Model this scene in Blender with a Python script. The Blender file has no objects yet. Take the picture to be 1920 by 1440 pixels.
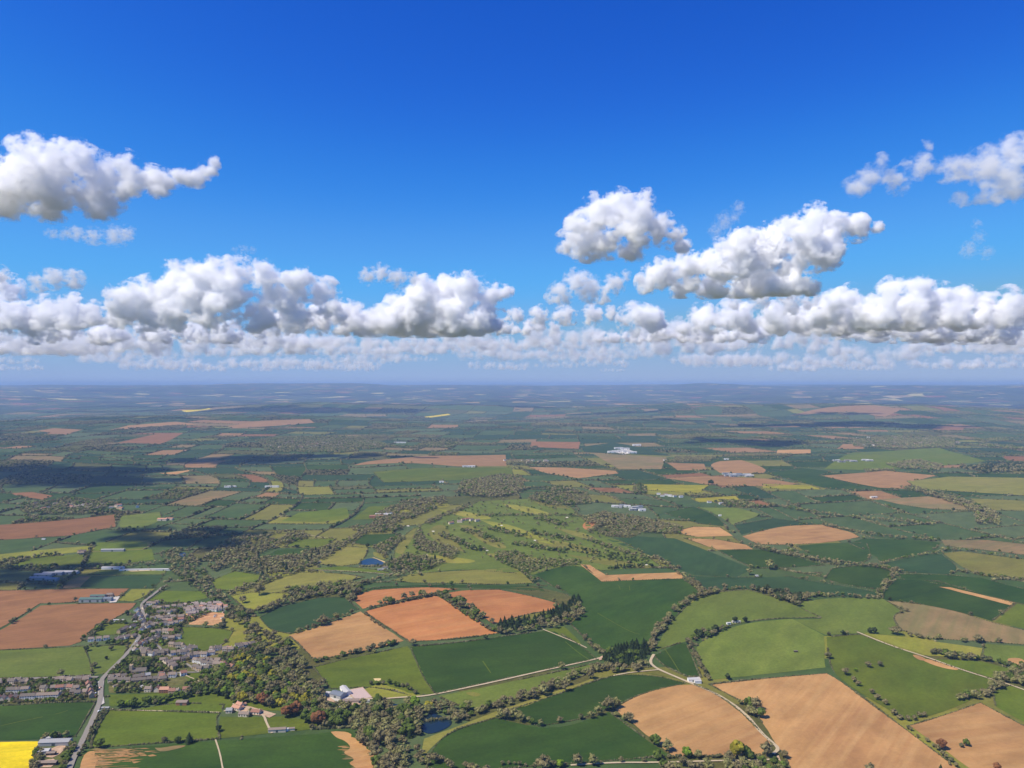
import bpy, bmesh, math, random
import numpy as np
from math import sin, cos, pi, radians, sqrt, atan2
from mathutils import Vector, geometry
sc = bpy.context.scene
COL = sc.collection
FPX = 1442.0                      # focal length in photo pixels (photo 1920 x 1440)
CAM_H = 450.0
# ---------------------------------------------------------------- camera
cam = bpy.data.cameras.new('camera'); cam_o = bpy.data.objects.new('camera', cam); COL.objects.link(cam_o)
cam.sensor_width = 36; cam.lens = FPX/1920*36; cam.clip_start = 1; cam.clip_end = 500000
cam_o.location = (0, 0, CAM_H); cam_o.rotation_euler = (radians(90), 0, 0); sc.camera = cam_o
# ---------------------------------------------------------------- sky and sun
SUN_EL, SUN_AZ = 53.0, -114.0
world = bpy.data.worlds.new('World'); sc.world = world; world.use_nodes = True
wn = world.node_tree
sky = wn.nodes.new('ShaderNodeTexSky'); sky.sky_type = 'NISHITA'; sky.sun_disc = False
sky.sun_elevation = radians(SUN_EL); sky.sun_rotation = radians(SUN_AZ)
sky.altitude = 450; sky.air_density = 0.6; sky.dust_density = 0.0; sky.ozone_density = 3.0
SKY_STRENGTH = 0.12; EXPOSURE = 0.22
sc1 = wn.nodes.new('ShaderNodeVectorMath'); sc1.operation = 'SCALE'; sc1.inputs['Scale'].default_value = 0.1
wn.links.new(sky.outputs[0], sc1.inputs[0])
cv = wn.nodes.new('ShaderNodeRGBCurve')         # camera-like rendering of the clear air: deeper zenith, soft pale blue horizon
for ch, pts in enumerate((((0, 0), (.067, .012), (.105, .034), (.149, .084), (.20, .114), (.27, .19), (.5, .305), (1, .42)),
                          ((0, 0), (.119, .107), (.188, .231), (.26, .352), (.33, .425), (.42, .45), (.70, .46), (1, .50)),
                          ((0, 0), (.25, .60), (.36, .776), (.469, .871), (.555, .90), (.64, .84), (.72, .72), (1, .72)))):
    c = cv.mapping.curves[ch]; c.points[0].location = pts[0]; c.points[1].location = pts[-1]
    for p in pts[1:-1]: c.points.new(*p)
cv.mapping.update(); wn.links.new(sc1.outputs[0], cv.inputs['Color'])
sc2 = wn.nodes.new('ShaderNodeVectorMath'); sc2.operation = 'SCALE'; sc2.inputs['Scale'].default_value = 1/(SKY_STRENGTH*2**EXPOSURE)
wn.links.new(cv.outputs[0], sc2.inputs[0]); wn.links.new(sc2.outputs[0], wn.nodes['Background'].inputs[0])
wn.nodes['Background'].inputs[1].default_value = SKY_STRENGTH
sun = bpy.data.lights.new('sun', 'SUN'); sun.energy = 4.8; sun.angle = radians(0.53); sun.color = (1, .93, .81)
sun_o = bpy.data.objects.new('sun', sun); COL.objects.link(sun_o)
_a, _e = radians(SUN_AZ), radians(SUN_EL)
sun_o.rotation_euler = Vector((sin(_a)*cos(_e), cos(_a)*cos(_e), sin(_e))).to_track_quat('Z', 'Y').to_euler()
sc.view_settings.view_transform = 'Standard'; sc.view_settings.look = 'None'
sc.view_settings.exposure = EXPOSURE; sc.view_settings.gamma = 1
sc.cycles.max_bounces = 22; sc.cycles.volume_bounces = 20; sc.cycles.transparent_max_bounces = 40
sc.cycles.diffuse_bounces = 2; sc.cycles.glossy_bounces = 2
sc.cycles.use_denoising = True
# ---------------------------------------------------------------- terrain
def _h(ix, iy, s):
    n = (ix*374761393 + iy*668265263 + s*2147483647) & 0xffffffff
    n = ((n ^ (n >> 13))*1274126177) & 0xffffffff
    return ((n ^ (n >> 16)) & 0xffff)/65535.0*2-1
def vnoise(x, y, s=0):
    x = np.asarray(x, float); y = np.asarray(y, float)
    ix = np.floor(x).astype(np.int64); iy = np.floor(y).astype(np.int64)
    fx = x-ix; fy = y-iy
    ux = fx**3*(fx*(fx*6-15)+10); uy = fy**3*(fy*(fy*6-15)+10)
    a = _h(ix, iy, s); b = _h(ix+1, iy, s); c = _h(ix, iy+1, s); d = _h(ix+1, iy+1, s)
    return (a*(1-ux)+b*ux)*(1-uy)+(c*(1-ux)+d*ux)*uy
def fbm(x, y, L, s=0, o=2):
    r = 0; a = 1
    for k in range(o):
        r = r+a*vnoise(x/L+k*17.3, y/L-k*9.1, s+k); L *= .5; a *= .4
    return r
def flat(px, py):
    d = CAM_H*FPX/(py-720); return (px-960)/FPX*d, d
BUMPS = []
for px, py, h, sx, sy in ((960, 1010, 22, 520, 420), (930, 930, 22, 600, 450), (1330, 1140, 12, 260, 260),
                          (780, 1130, 10, 300, 200), (200, 800, 60, 1500, 900), (1590, 776, 120, 1700, 1000), (500, 792, 60, 1800, 700),
                          (650, 768, 110, 2600, 900), (780, 880, 22, 700, 350), (1150, 768, 60, 3000, 1200), (1500, 900, 14, 800, 500)):
    x, y = flat(px, py); BUMPS.append((x, y, h, sx, sy))
BUMPS += [(8500, 33000, 150, 2000, 2500), (14500, 29000, 60, 3500, 2000), (-9000, 33000, 45, 5000, 2500), (20000, 34000, 50, 5000, 2500)]
def HT(x, y):
    x = np.asarray(x, float); y = np.asarray(y, float)
    d = np.sqrt(x*x+y*y)
    h = 9*fbm(x, y, 900, 3)
    t = np.clip((d-3500)/9000, 0, 1); t = t*t*(3-2*t)
    h = h+t*55*fbm(x, y, 3800, 11, 3)
    t2 = np.clip((d-18000)/16000, 0, 1)
    h = h+t2*55*fbm(x, y*1.6, 9000, 21, 3)
    t3 = np.clip((d-19000)/15000, 0, 1); h = h+330*t3*t3*(3-2*t3)
    for bx, by, a, sx, sy in BUMPS:
        h = h+a*np.exp(-((x-bx)/sx)**2-((y-by)/sy)**2)
    return h
def hz(x, y): return float(HT(x, y))
_T = np.geomspace(500, 110000, 1500)
def P(px, py):
    """photo pixel -> point on the terrain"""
    kx = (px-960)/FPX; kz = (720-py)/FPX
    g = CAM_H+kz*_T-HT(kx*_T, _T)
    i = int(np.argmax(g < 0)) if (g < 0).any() else len(_T)-1
    if i == 0: t = _T[0]
    else: t = _T[i-1]+(_T[i]-_T[i-1])*g[i-1]/(g[i-1]-g[i])
    return (kx*t, t)
def PP(pts): return [P(*p) for p in pts]
def lift(x, y): return 0.3+np.sqrt(x*x+y*y)*2e-4
# ---------------------------------------------------------------- materials
def newmat(name):
    m = bpy.data.materials.new(name); m.use_nodes = True
    nt = m.node_tree; b = nt.nodes['Principled BSDF']; b.inputs['Roughness'].default_value = .95
    b.inputs['Specular IOR Level'].default_value = .15
    return m, nt, b
def N(nt, t, **k):
    n = nt.nodes.new(t)
    for a, v in k.items(): setattr(n, a, v)
    return n
def mix(nt, fac, a, b, mode='MIX'):
    n = N(nt, 'ShaderNodeMix', data_type='RGBA', blend_type=mode)
    for sock, v in ((n.inputs[0], fac), (n.inputs[6], a), (n.inputs[7], b)):
        if hasattr(v, 'is_linked'): nt.links.new(v, sock)
        elif isinstance(v, tuple): sock.default_value = (*v, 1)
        else: sock.default_value = v
    return n.outputs[2]
def ramp(nt, src, lo, hi, a=0., b=1.):
    n = N(nt, 'ShaderNodeMapRange'); nt.links.new(src, n.inputs[0])
    n.inputs[1].default_value = lo; n.inputs[2].default_value = hi; n.inputs[3].default_value = a; n.inputs[4].default_value = b
    return n.outputs[0]
def noise(nt, vec, scale, detail=3., rough=.55):
    n = N(nt, 'ShaderNodeTexNoise'); n.inputs['Scale'].default_value = scale; n.inputs['Detail'].default_value = detail
    n.inputs['Roughness'].default_value = rough
    if vec is not None: nt.links.new(vec, n.inputs['Vector'])
    return n.outputs[0]
def mapping(nt, vec, scale=(1, 1, 1), rot=0.):
    n = N(nt, 'ShaderNodeMapping'); n.inputs['Scale'].default_value = scale; n.inputs['Rotation'].default_value = (0, 0, rot)
    nt.links.new(vec, n.inputs[0]); return n.outputs[0]
def field_mat(name, c1, c2, c3, streak=.35, patch=.5, fine=.15):
    """c1 base, c2 broad patches, c3 row streaks"""
    m, nt, b = newmat(name)
    g = N(nt, 'ShaderNodeNewGeometry').outputs['Position']
    at = N(nt, 'ShaderNodeAttribute', attribute_type='OBJECT', attribute_name='row_angle')
    vr = N(nt, 'ShaderNodeVectorRotate', rotation_type='Z_AXIS'); nt.links.new(g, vr.inputs['Vector']); nt.links.new(at.outputs['Fac'], vr.inputs['Angle'])
    v = vr.outputs[0]
    big = ramp(nt, noise(nt, mapping(nt, v, (1, .45, 1)), .007, 4, .6), .40, .66)
    m1 = N(nt, 'ShaderNodeMath', operation='MULTIPLY'); nt.links.new(big, m1.inputs[0]); m1.inputs[1].default_value = patch
    col = mix(nt, m1.outputs[0], c1, c2)
    st = ramp(nt, noise(nt, mapping(nt, v, (1, .03, 1)), .09, 3, .6), .42, .64)
    m2 = N(nt, 'ShaderNodeMath', operation='MULTIPLY'); nt.links.new(st, m2.inputs[0]); m2.inputs[1].default_value = streak
    col = mix(nt, m2.outputs[0], col, c3)
    fn = ramp(nt, noise(nt, g, .22, 3, .7), .3, .7, 1-fine, 1+fine)
    md = ramp(nt, noise(nt, mapping(nt, v, (1, .5, 1)), .028, 4, .65), .32, .68, .84, 1.16)
    f2 = N(nt, 'ShaderNodeMath', operation='MULTIPLY'); nt.links.new(fn, f2.inputs[0]); nt.links.new(md, f2.inputs[1]); fn = f2.outputs[0]
    oi = N(nt, 'ShaderNodeObjectInfo'); rv = ramp(nt, oi.outputs['Random'], 0, 1, .88, 1.12)
    mm = N(nt, 'ShaderNodeMath', operation='MULTIPLY'); nt.links.new(fn, mm.inputs[0]); nt.links.new(rv, mm.inputs[1])
    vm = N(nt, 'ShaderNodeVectorMath', operation='SCALE'); nt.links.new(col, vm.inputs[0]); nt.links.new(mm.outputs[0], vm.inputs['Scale'])
    nt.links.new(vm.outputs[0], b.inputs['Base Color'])
    return m
M = {}
M['crop'] = field_mat('dark green crop', (0.021, 0.052, 0.005), (0.049, 0.083, 0.009), (0.034, 0.066, 0.006), .65, .85, .14)
M['cropblue'] = field_mat('blue green crop', (0.025, 0.056, 0.014), (0.037, 0.068, 0.015), (0.041, 0.073, 0.020), .5, .6, .10)
M['meadow'] = field_mat('green meadow', (0.088, 0.123, 0.009), (0.132, 0.142, 0.013), (0.107, 0.131, 0.010), .4, .7)
M['grass'] = field_mat('distant grassland', (0.055, 0.095, 0.022), (0.086, 0.113, 0.030), (0.066, 0.102, 0.024), .4, .8, .14)
M['grass2'] = field_mat('distant grazed grassland', (.085, .118, .036), (.108, .130, .046), (.074, .106, .030), .4, .8, .14)
M['pasture'] = field_mat('grazed pasture', (0.116, 0.150, 0.020), (0.144, 0.159, 0.026), (0.101, 0.135, 0.018), .4, .7)
M['olive'] = field_mat('olive pasture', (0.173, 0.163, 0.028), (0.212, 0.177, 0.037), (0.145, 0.149, 0.024), .4, .7)
M['yellowgreen'] = field_mat('yellow green grass', (0.210, 0.205, 0.025), (0.252, 0.205, 0.035), (0.168, 0.186, 0.022), .4, .7)
M['orange'] = field_mat('orange bare soil', (0.428, 0.172, 0.054), (0.346, 0.131, 0.042), (0.474, 0.227, 0.075), .45, .8, .06)
M['tan'] = field_mat('tan bare soil', (0.419, 0.225, 0.077), (0.270, 0.126, 0.047), (0.465, 0.275, 0.103), .45, .75, .07)
M['brown'] = field_mat('brown bare soil', (0.236, 0.109, 0.040), (0.197, 0.088, 0.034), (0.271, 0.133, 0.047), .45, .7, .06)
M['pink'] = field_mat('pinkish bare soil', (0.307, 0.166, 0.064), (0.249, 0.134, 0.049), (0.340, 0.196, 0.072), .4, .6, .06)
M['dun'] = field_mat('brown green mixed field', (0.200, 0.150, 0.056), (0.300, 0.174, 0.073), (0.150, 0.141, 0.043), .5, .9, .08)
M['rape'] = field_mat('yellow rapeseed flowers', (0.672, 0.484, 0.005), (0.588, 0.419, 0.006), (0.420, 0.335, 0.010), .5, .5, .12)
M['rapethin'] = field_mat('thin yellow rapeseed', (0.273, 0.242, 0.018), (0.357, 0.279, 0.018), (0.189, 0.195, 0.020), .5, .8)
M['scrub'] = field_mat('rough scrub ground', (0.089, 0.093, 0.020), (0.126, 0.102, 0.028), (0.063, 0.079, 0.015), .5, .9, .3)
M['garden'] = field_mat('garden plots', (0.095, 0.112, 0.022), (0.179, 0.140, 0.045), (0.063, 0.088, 0.015), .6, 1., .35)
M['soil'] = field_mat('building site soil', (0.560, 0.320, 0.132), (0.420, 0.197, 0.079), (0.600, 0.404, 0.198), .6, 1., .3)
M['wheatpale'] = field_mat('pale stubble', (0.560, 0.423, 0.191), (0.500, 0.338, 0.145), (0.600, 0.470, 0.224), .4, .6)
def flatmat(name, c, fine=.12, rough=.9, scale=.6):
    m, nt, b = newmat(name); g = N(nt, 'ShaderNodeNewGeometry').outputs['Position']
    f = ramp(nt, noise(nt, g, scale, 3, .7), .3, .7, 1-fine, 1+fine)
    vm = N(nt, 'ShaderNodeVectorMath', operation='SCALE'); vm.inputs[0].default_value = c; nt.links.new(f, vm.inputs['Scale'])
    nt.links.new(vm.outputs[0], b.inputs['Base Color']); b.inputs['Roughness'].default_value = rough
    return m
M['asphalt'] = flatmat('sun bleached asphalt', (.25, .22, .175), .1)
M['track'] = flatmat('pale limestone track', (.47, .37, .22), .15)
M['dirt'] = flatmat('worn earth', (.46, .31, .19), .25, scale=.15)
M['verge'] = flatmat('grass verge', (.085, .120, .035), .3, scale=.15)
M['concrete'] = flatmat('concrete yard', (.50, .45, .37), .2, scale=.2)
M['sand'] = flatmat('arena sand', (.50, .37, .30), .06)
M['bunker'] = flatmat('bunker sand', (.72, .66, .50), .06)
def tree_mat(name, c1, c2, sc_=.09):
    m, nt, b = newmat(name); geo = N(nt, 'ShaderNodeNewGeometry')
    f = ramp(nt, noise(nt, geo.outputs['Position'], sc_, 3, .7), .35, .65)
    col = mix(nt, f, c1, c2)
    r = ramp(nt, geo.outputs['Random Per Island'], 0, 1, .62, 1.38)
    vm = N(nt, 'ShaderNodeVectorMath', operation='SCALE'); nt.links.new(col, vm.inputs[0]); nt.links.new(r, vm.inputs['Scale'])
    nt.links.new(vm.outputs[0], b.inputs['Base Color']); b.inputs['Roughness'].default_value = 1
    b.inputs['Specular IOR Level'].default_value = .05
    return m
TK = {'bare': tree_mat('bare grey brown twigs', (.165, .136, .060), (.215, .185, .085)),
      'budding': tree_mat('budding twigs', (.190, .180, .060), (.240, .225, .085)),
      'green': tree_mat('spring green leaves', (0.065, 0.092, 0.017), (0.095, 0.126, 0.022)),
      'dark': tree_mat('dark evergreen needles', (0.020, 0.033, 0.011), (0.034, 0.050, 0.015)),
      'yew': tree_mat('dark evergreen leaves', (.028, .040, .014), (.048, .062, .020)),
      'gold': tree_mat('golden green leaves', (0.250, 0.209, 0.022), (0.180, 0.170, 0.020)),
      'lime': tree_mat('lime green leaves', (0.150, 0.213, 0.019), (0.110, 0.175, 0.019)),
      'copper': tree_mat('copper leaves', (0.210, 0.092, 0.037), (0.150, 0.068, 0.030)),
      'hedge': tree_mat('hedge leaves', (.070, .075, .028), (.140, .125, .060))}
M['bark'] = flatmat('bark', (.13, .10, .07))
def add(name, me, kind=None, parent=None, label=None, cat=None, group=None, loc=None, rz=None):
    o = bpy.data.objects.new(name, me); COL.objects.link(o)
    if parent: o.parent = parent
    if kind: o['kind'] = kind
    if label: o['label'] = label
    if cat: o['category'] = cat
    if group: o['group'] = group
    if loc is not None: o.location = loc
    if rz is not None: o.rotation_euler = (0, 0, rz)
    return o
def fastmesh(name, V, F, mats, mi=None, smooth=False):
    """V (n,3), F (m,3 or 4)"""
    V = np.asarray(V, np.float32); F = np.asarray(F, np.int32)
    me = bpy.data.meshes.new(name); n, k = F.shape
    me.vertices.add(len(V)); me.vertices.foreach_set('co', V.ravel())
    me.loops.add(n*k); me.loops.foreach_set('vertex_index', F.ravel())
    me.polygons.add(n); me.polygons.foreach_set('loop_start', np.arange(0, n*k, k, dtype=np.int32))
    try: me.polygons.foreach_set('loop_total', np.full(n, k, np.int32))
    except Exception: pass
    if mi is not None: me.polygons.foreach_set('material_index', np.asarray(mi, np.int32))
    for m in mats: me.materials.append(m)
    me.update(calc_edges=True)
    if smooth: me.polygons.foreach_set('use_smooth', [True]*n)
    else: me.polygons.foreach_set('use_smooth', [False]*n)
    return me
def ico_np(sub):
    bm = bmesh.new(); bmesh.ops.create_icosphere(bm, subdivisions=sub, radius=1)
    v = np.array([x.co[:] for x in bm.verts]); f = np.array([[q.index for q in x.verts] for x in bm.faces]); bm.free(); return v, f
ICO0, ICO1 = ico_np(1), ico_np(2)          # 20 and 80 faces
# ---------------------------------------------------------------- the ground sheet
def ground():
    nr, na = 330, 300
    r = np.concatenate([[0], np.geomspace(250, 130000, nr-1)])
    # finer angles ahead of the camera
    a = np.concatenate([np.linspace(-.75, .75, 220), np.linspace(.75, 2*pi-.75, na-220+2)[1:-1]])
    A, Rr = np.meshgrid(a, r)
    X = Rr*np.sin(A); Y = Rr*np.cos(A); Z = HT(X, Y)
    V = np.stack([X, Y, Z], -1).reshape(-1, 3)
    i, j = np.meshgrid(np.arange(nr-1), np.arange(na), indexing='ij'); j2 = (j+1) % na
    F = np.stack([i*na+j, (i+1)*na+j, (i+1)*na+j2, i*na+j2], -1).reshape(-1, 4)[:, ::-1]
    m, nt, b = newmat('patchwork farmland')
    g = N(nt, 'ShaderNodeNewGeometry').outputs['Position']
    wz = N(nt, 'ShaderNodeTexNoise'); wz.inputs['Scale'].default_value = .0006; nt.links.new(g, wz.inputs['Vector'])
    w2 = N(nt, 'ShaderNodeVectorMath', operation='SCALE'); nt.links.new(wz.outputs['Color'], w2.inputs[0]); w2.inputs['Scale'].default_value = 1100
    w3 = N(nt, 'ShaderNodeVectorMath', operation='ADD'); nt.links.new(g, w3.inputs[0]); nt.links.new(w2.outputs[0], w3.inputs[1])
    flatv = mapping(nt, w3.outputs[0], (1, 1, 0))
    vo = N(nt, 'ShaderNodeTexVoronoi', distance='CHEBYCHEV'); vo.inputs['Scale'].default_value = .0024; nt.links.new(flatv, vo.inputs['Vector'])
    sp = N(nt, 'ShaderNodeSeparateColor'); nt.links.new(vo.outputs['Color'], sp.inputs[0])
    cr = N(nt, 'ShaderNodeValToRGB'); cr.color_ramp.interpolation = 'CONSTANT'; nt.links.new(sp.outputs[0], cr.inputs[0])
    els = [(0, (0.034, 0.056, 0.014)), (.2, (0.054, 0.075, 0.018)), (.36, (0.020, 0.037, 0.012)), (.50, (0.088, 0.095, 0.027)), (.60, (0.037, 0.033, 0.016)),
           (.72, (0.041, 0.061, 0.014)), (.81, (0.323, 0.209, 0.075)), (.88, (0.228, 0.088, 0.044)), (.93, (0.494, 0.408, 0.129)), (.965, (0.027, 0.027, 0.014))]
    while len(cr.color_ramp.elements) < len(els): cr.color_ramp.elements.new(1)
    for e, (p, c) in zip(cr.color_ramp.elements, els): e.position = p; e.color = (*c, 1)
    wood = ramp(nt, noise(nt, g, .0011, 5, .65), .52, .57)
    col = mix(nt, wood, cr.outputs[0], (.050, .055, .032))
    n2 = ramp(nt, noise(nt, g, .012, 4, .7), .3, .7, .75, 1.2)
    vm = N(nt, 'ShaderNodeVectorMath', operation='SCALE'); nt.links.new(col, vm.inputs[0]); nt.links.new(n2, vm.inputs['Scale'])
    nt.links.new(vm.outputs[0], b.inputs['Base Color'])
    me = fastmesh('ground', V, F, [m], smooth=True)
    add('ground', me, 'structure')
ground()
# ---------------------------------------------------------------- draped sheets
def inside(poly, x, y):
    x = np.asarray(x); y = np.asarray(y); c = np.zeros(x.shape, bool); n = len(poly)
    for i in range(n):
        x1, y1 = poly[i]; x2, y2 = poly[(i+1) % n]
        k = ((y1 > y) != (y2 > y)); xi = x1+(y-y1)*(x2-x1)/((y2-y1) if y2 != y1 else 1e-9)
        c ^= k & (x < xi)
    return c
def subdiv(pts, closed=True, step=None, jit=0., rnd=None, smin=18):
    out = []; n = len(pts)
    for i in range(n if closed else n-1):
        a = pts[i]; b = pts[(i+1) % n]; L = math.dist(a, b)
        s = step or max(smin, .012*math.hypot(*a)); k = max(1, int(L/s))
        nx, ny = -(b[1]-a[1])/(L+1e-9), (b[0]-a[0])/(L+1e-9)
        for q in range(k):
            t = q/k; o = (rnd.uniform(-jit, jit) if (rnd and q) else 0)
            out.append((a[0]+(b[0]-a[0])*t+nx*o, a[1]+(b[1]-a[1])*t+ny*o))
    if not closed: out.append(pts[-1])
    return out
def smooth_poly(pts, closed=True, keep=.6):
    """round gentle bends, keep sharp corners"""
    for it in range(2):
        n = len(pts); out = []
        for i in range(n):
            if not closed and i in (0, n-1): out.append(pts[i]); continue
            a, b, c = pts[i-1], pts[i], pts[(i+1) % n]
            v1 = Vector((b[0]-a[0], b[1]-a[1])); v2 = Vector((c[0]-b[0], c[1]-b[1]))
            if v1.length < 1e-6 or v2.length < 1e-6: continue
            ang = v1.angle(v2)
            if ang < keep and ang > .03:
                out += [(a[0]*.25+b[0]*.75, a[1]*.25+b[1]*.75), (c[0]*.25+b[0]*.75, c[1]*.25+b[1]*.75)]
            else: out.append(b)
        pts = out
    return pts
def drape(name, poly, mat, layer=1., kind='structure', label=None, rnd=None, jit=0., step=None, **kw):
    cx = sum(p[0] for p in poly)/len(poly); cy = sum(p[1] for p in poly)/len(poly)
    B = subdiv(poly, True, step, jit, rnd)
    if B[0] != B[0]: return None
    s = max(22, .015*math.hypot(cx, cy))
    xs = np.arange(min(p[0] for p in B)+s/2, max(p[0] for p in B), s); ys = np.arange(min(p[1] for p in B)+s/2, max(p[1] for p in B), s)
    G = []
    if len(xs) and len(ys):
        gx, gy = np.meshgrid(xs, ys); gx = gx.ravel(); gy = gy.ravel(); k = inside(B, gx, gy); G = list(zip(gx[k], gy[k]))
    vs = [Vector((p[0]-cx, p[1]-cy)) for p in B]+[Vector((float(p[0])-cx, float(p[1])-cy)) for p in G]
    n = len(B)
    V, E, F, *_ = geometry.delaunay_2d_cdt(vs, [(i, (i+1) % n) for i in range(n)], [list(range(n))], 1, 1e-4)
    if not F: return None
    X = np.array([v.x for v in V])+cx; Y = np.array([v.y for v in V])+cy
    Z = HT(X, Y)+lift(X, Y)*layer
    z0 = float(HT(cx, cy))
    F = [f if (V[f[1]]-V[f[0]]).cross(V[f[2]]-V[f[0]]) > 0 else f[::-1] for f in F]
    me = fastmesh(name, np.stack([X-cx, Y-cy, Z-z0], -1), F, [mat], smooth=True)
    return add(name, me, kind, label=label, loc=(cx, cy, z0), **kw)
STRIPS = {}
def near_strip(x, y, r):
    ix, iy = int(x//20), int(y//20)
    for a in (ix-1, ix, ix+1):
        for b_ in (iy-1, iy, iy+1):
            for (x2, y2, w) in STRIPS.get((a, b_), ()):
                if (x-x2)**2+(y-y2)**2 < (w+r)**2: return True
    return False
def strip(name, pts, width, mat, layer, label=None):
    """a road or track as a ribbon that follows the ground"""
    pts = smooth_poly(pts, False, 1.2)
    c = subdiv(pts, False, 8)
    for q_ in c: STRIPS.setdefault((int(q_[0]//20), int(q_[1]//20)), []).append((q_[0], q_[1], width/2))
    L = []; R = []
    for i, p in enumerate(c):
        a = c[max(0, i-1)]; b = c[min(len(c)-1, i+1)]; d = math.dist(a, b)+1e-9
        nx, ny = -(b[1]-a[1])/d, (b[0]-a[0])/d; w = width/2*(1+.08*sin(i*1.7))
        L.append((p[0]+nx*w, p[1]+ny*w)); R.append((p[0]-nx*w, p[1]-ny*w))
    X = np.array([p[0] for p in L+R]); Y = np.array([p[1] for p in L+R]); Z = HT(X, Y)+lift(X, Y)*layer
    n = len(c); F = [(i, n+i, n+i+1, i+1) for i in range(n-1)]
    cx, cy = c[0]
    me = fastmesh(name, np.stack([X-cx, Y-cy, Z], -1), F, [mat])
    return add(name, me, 'structure', label=label, loc=(cx, cy, 0))
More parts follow.
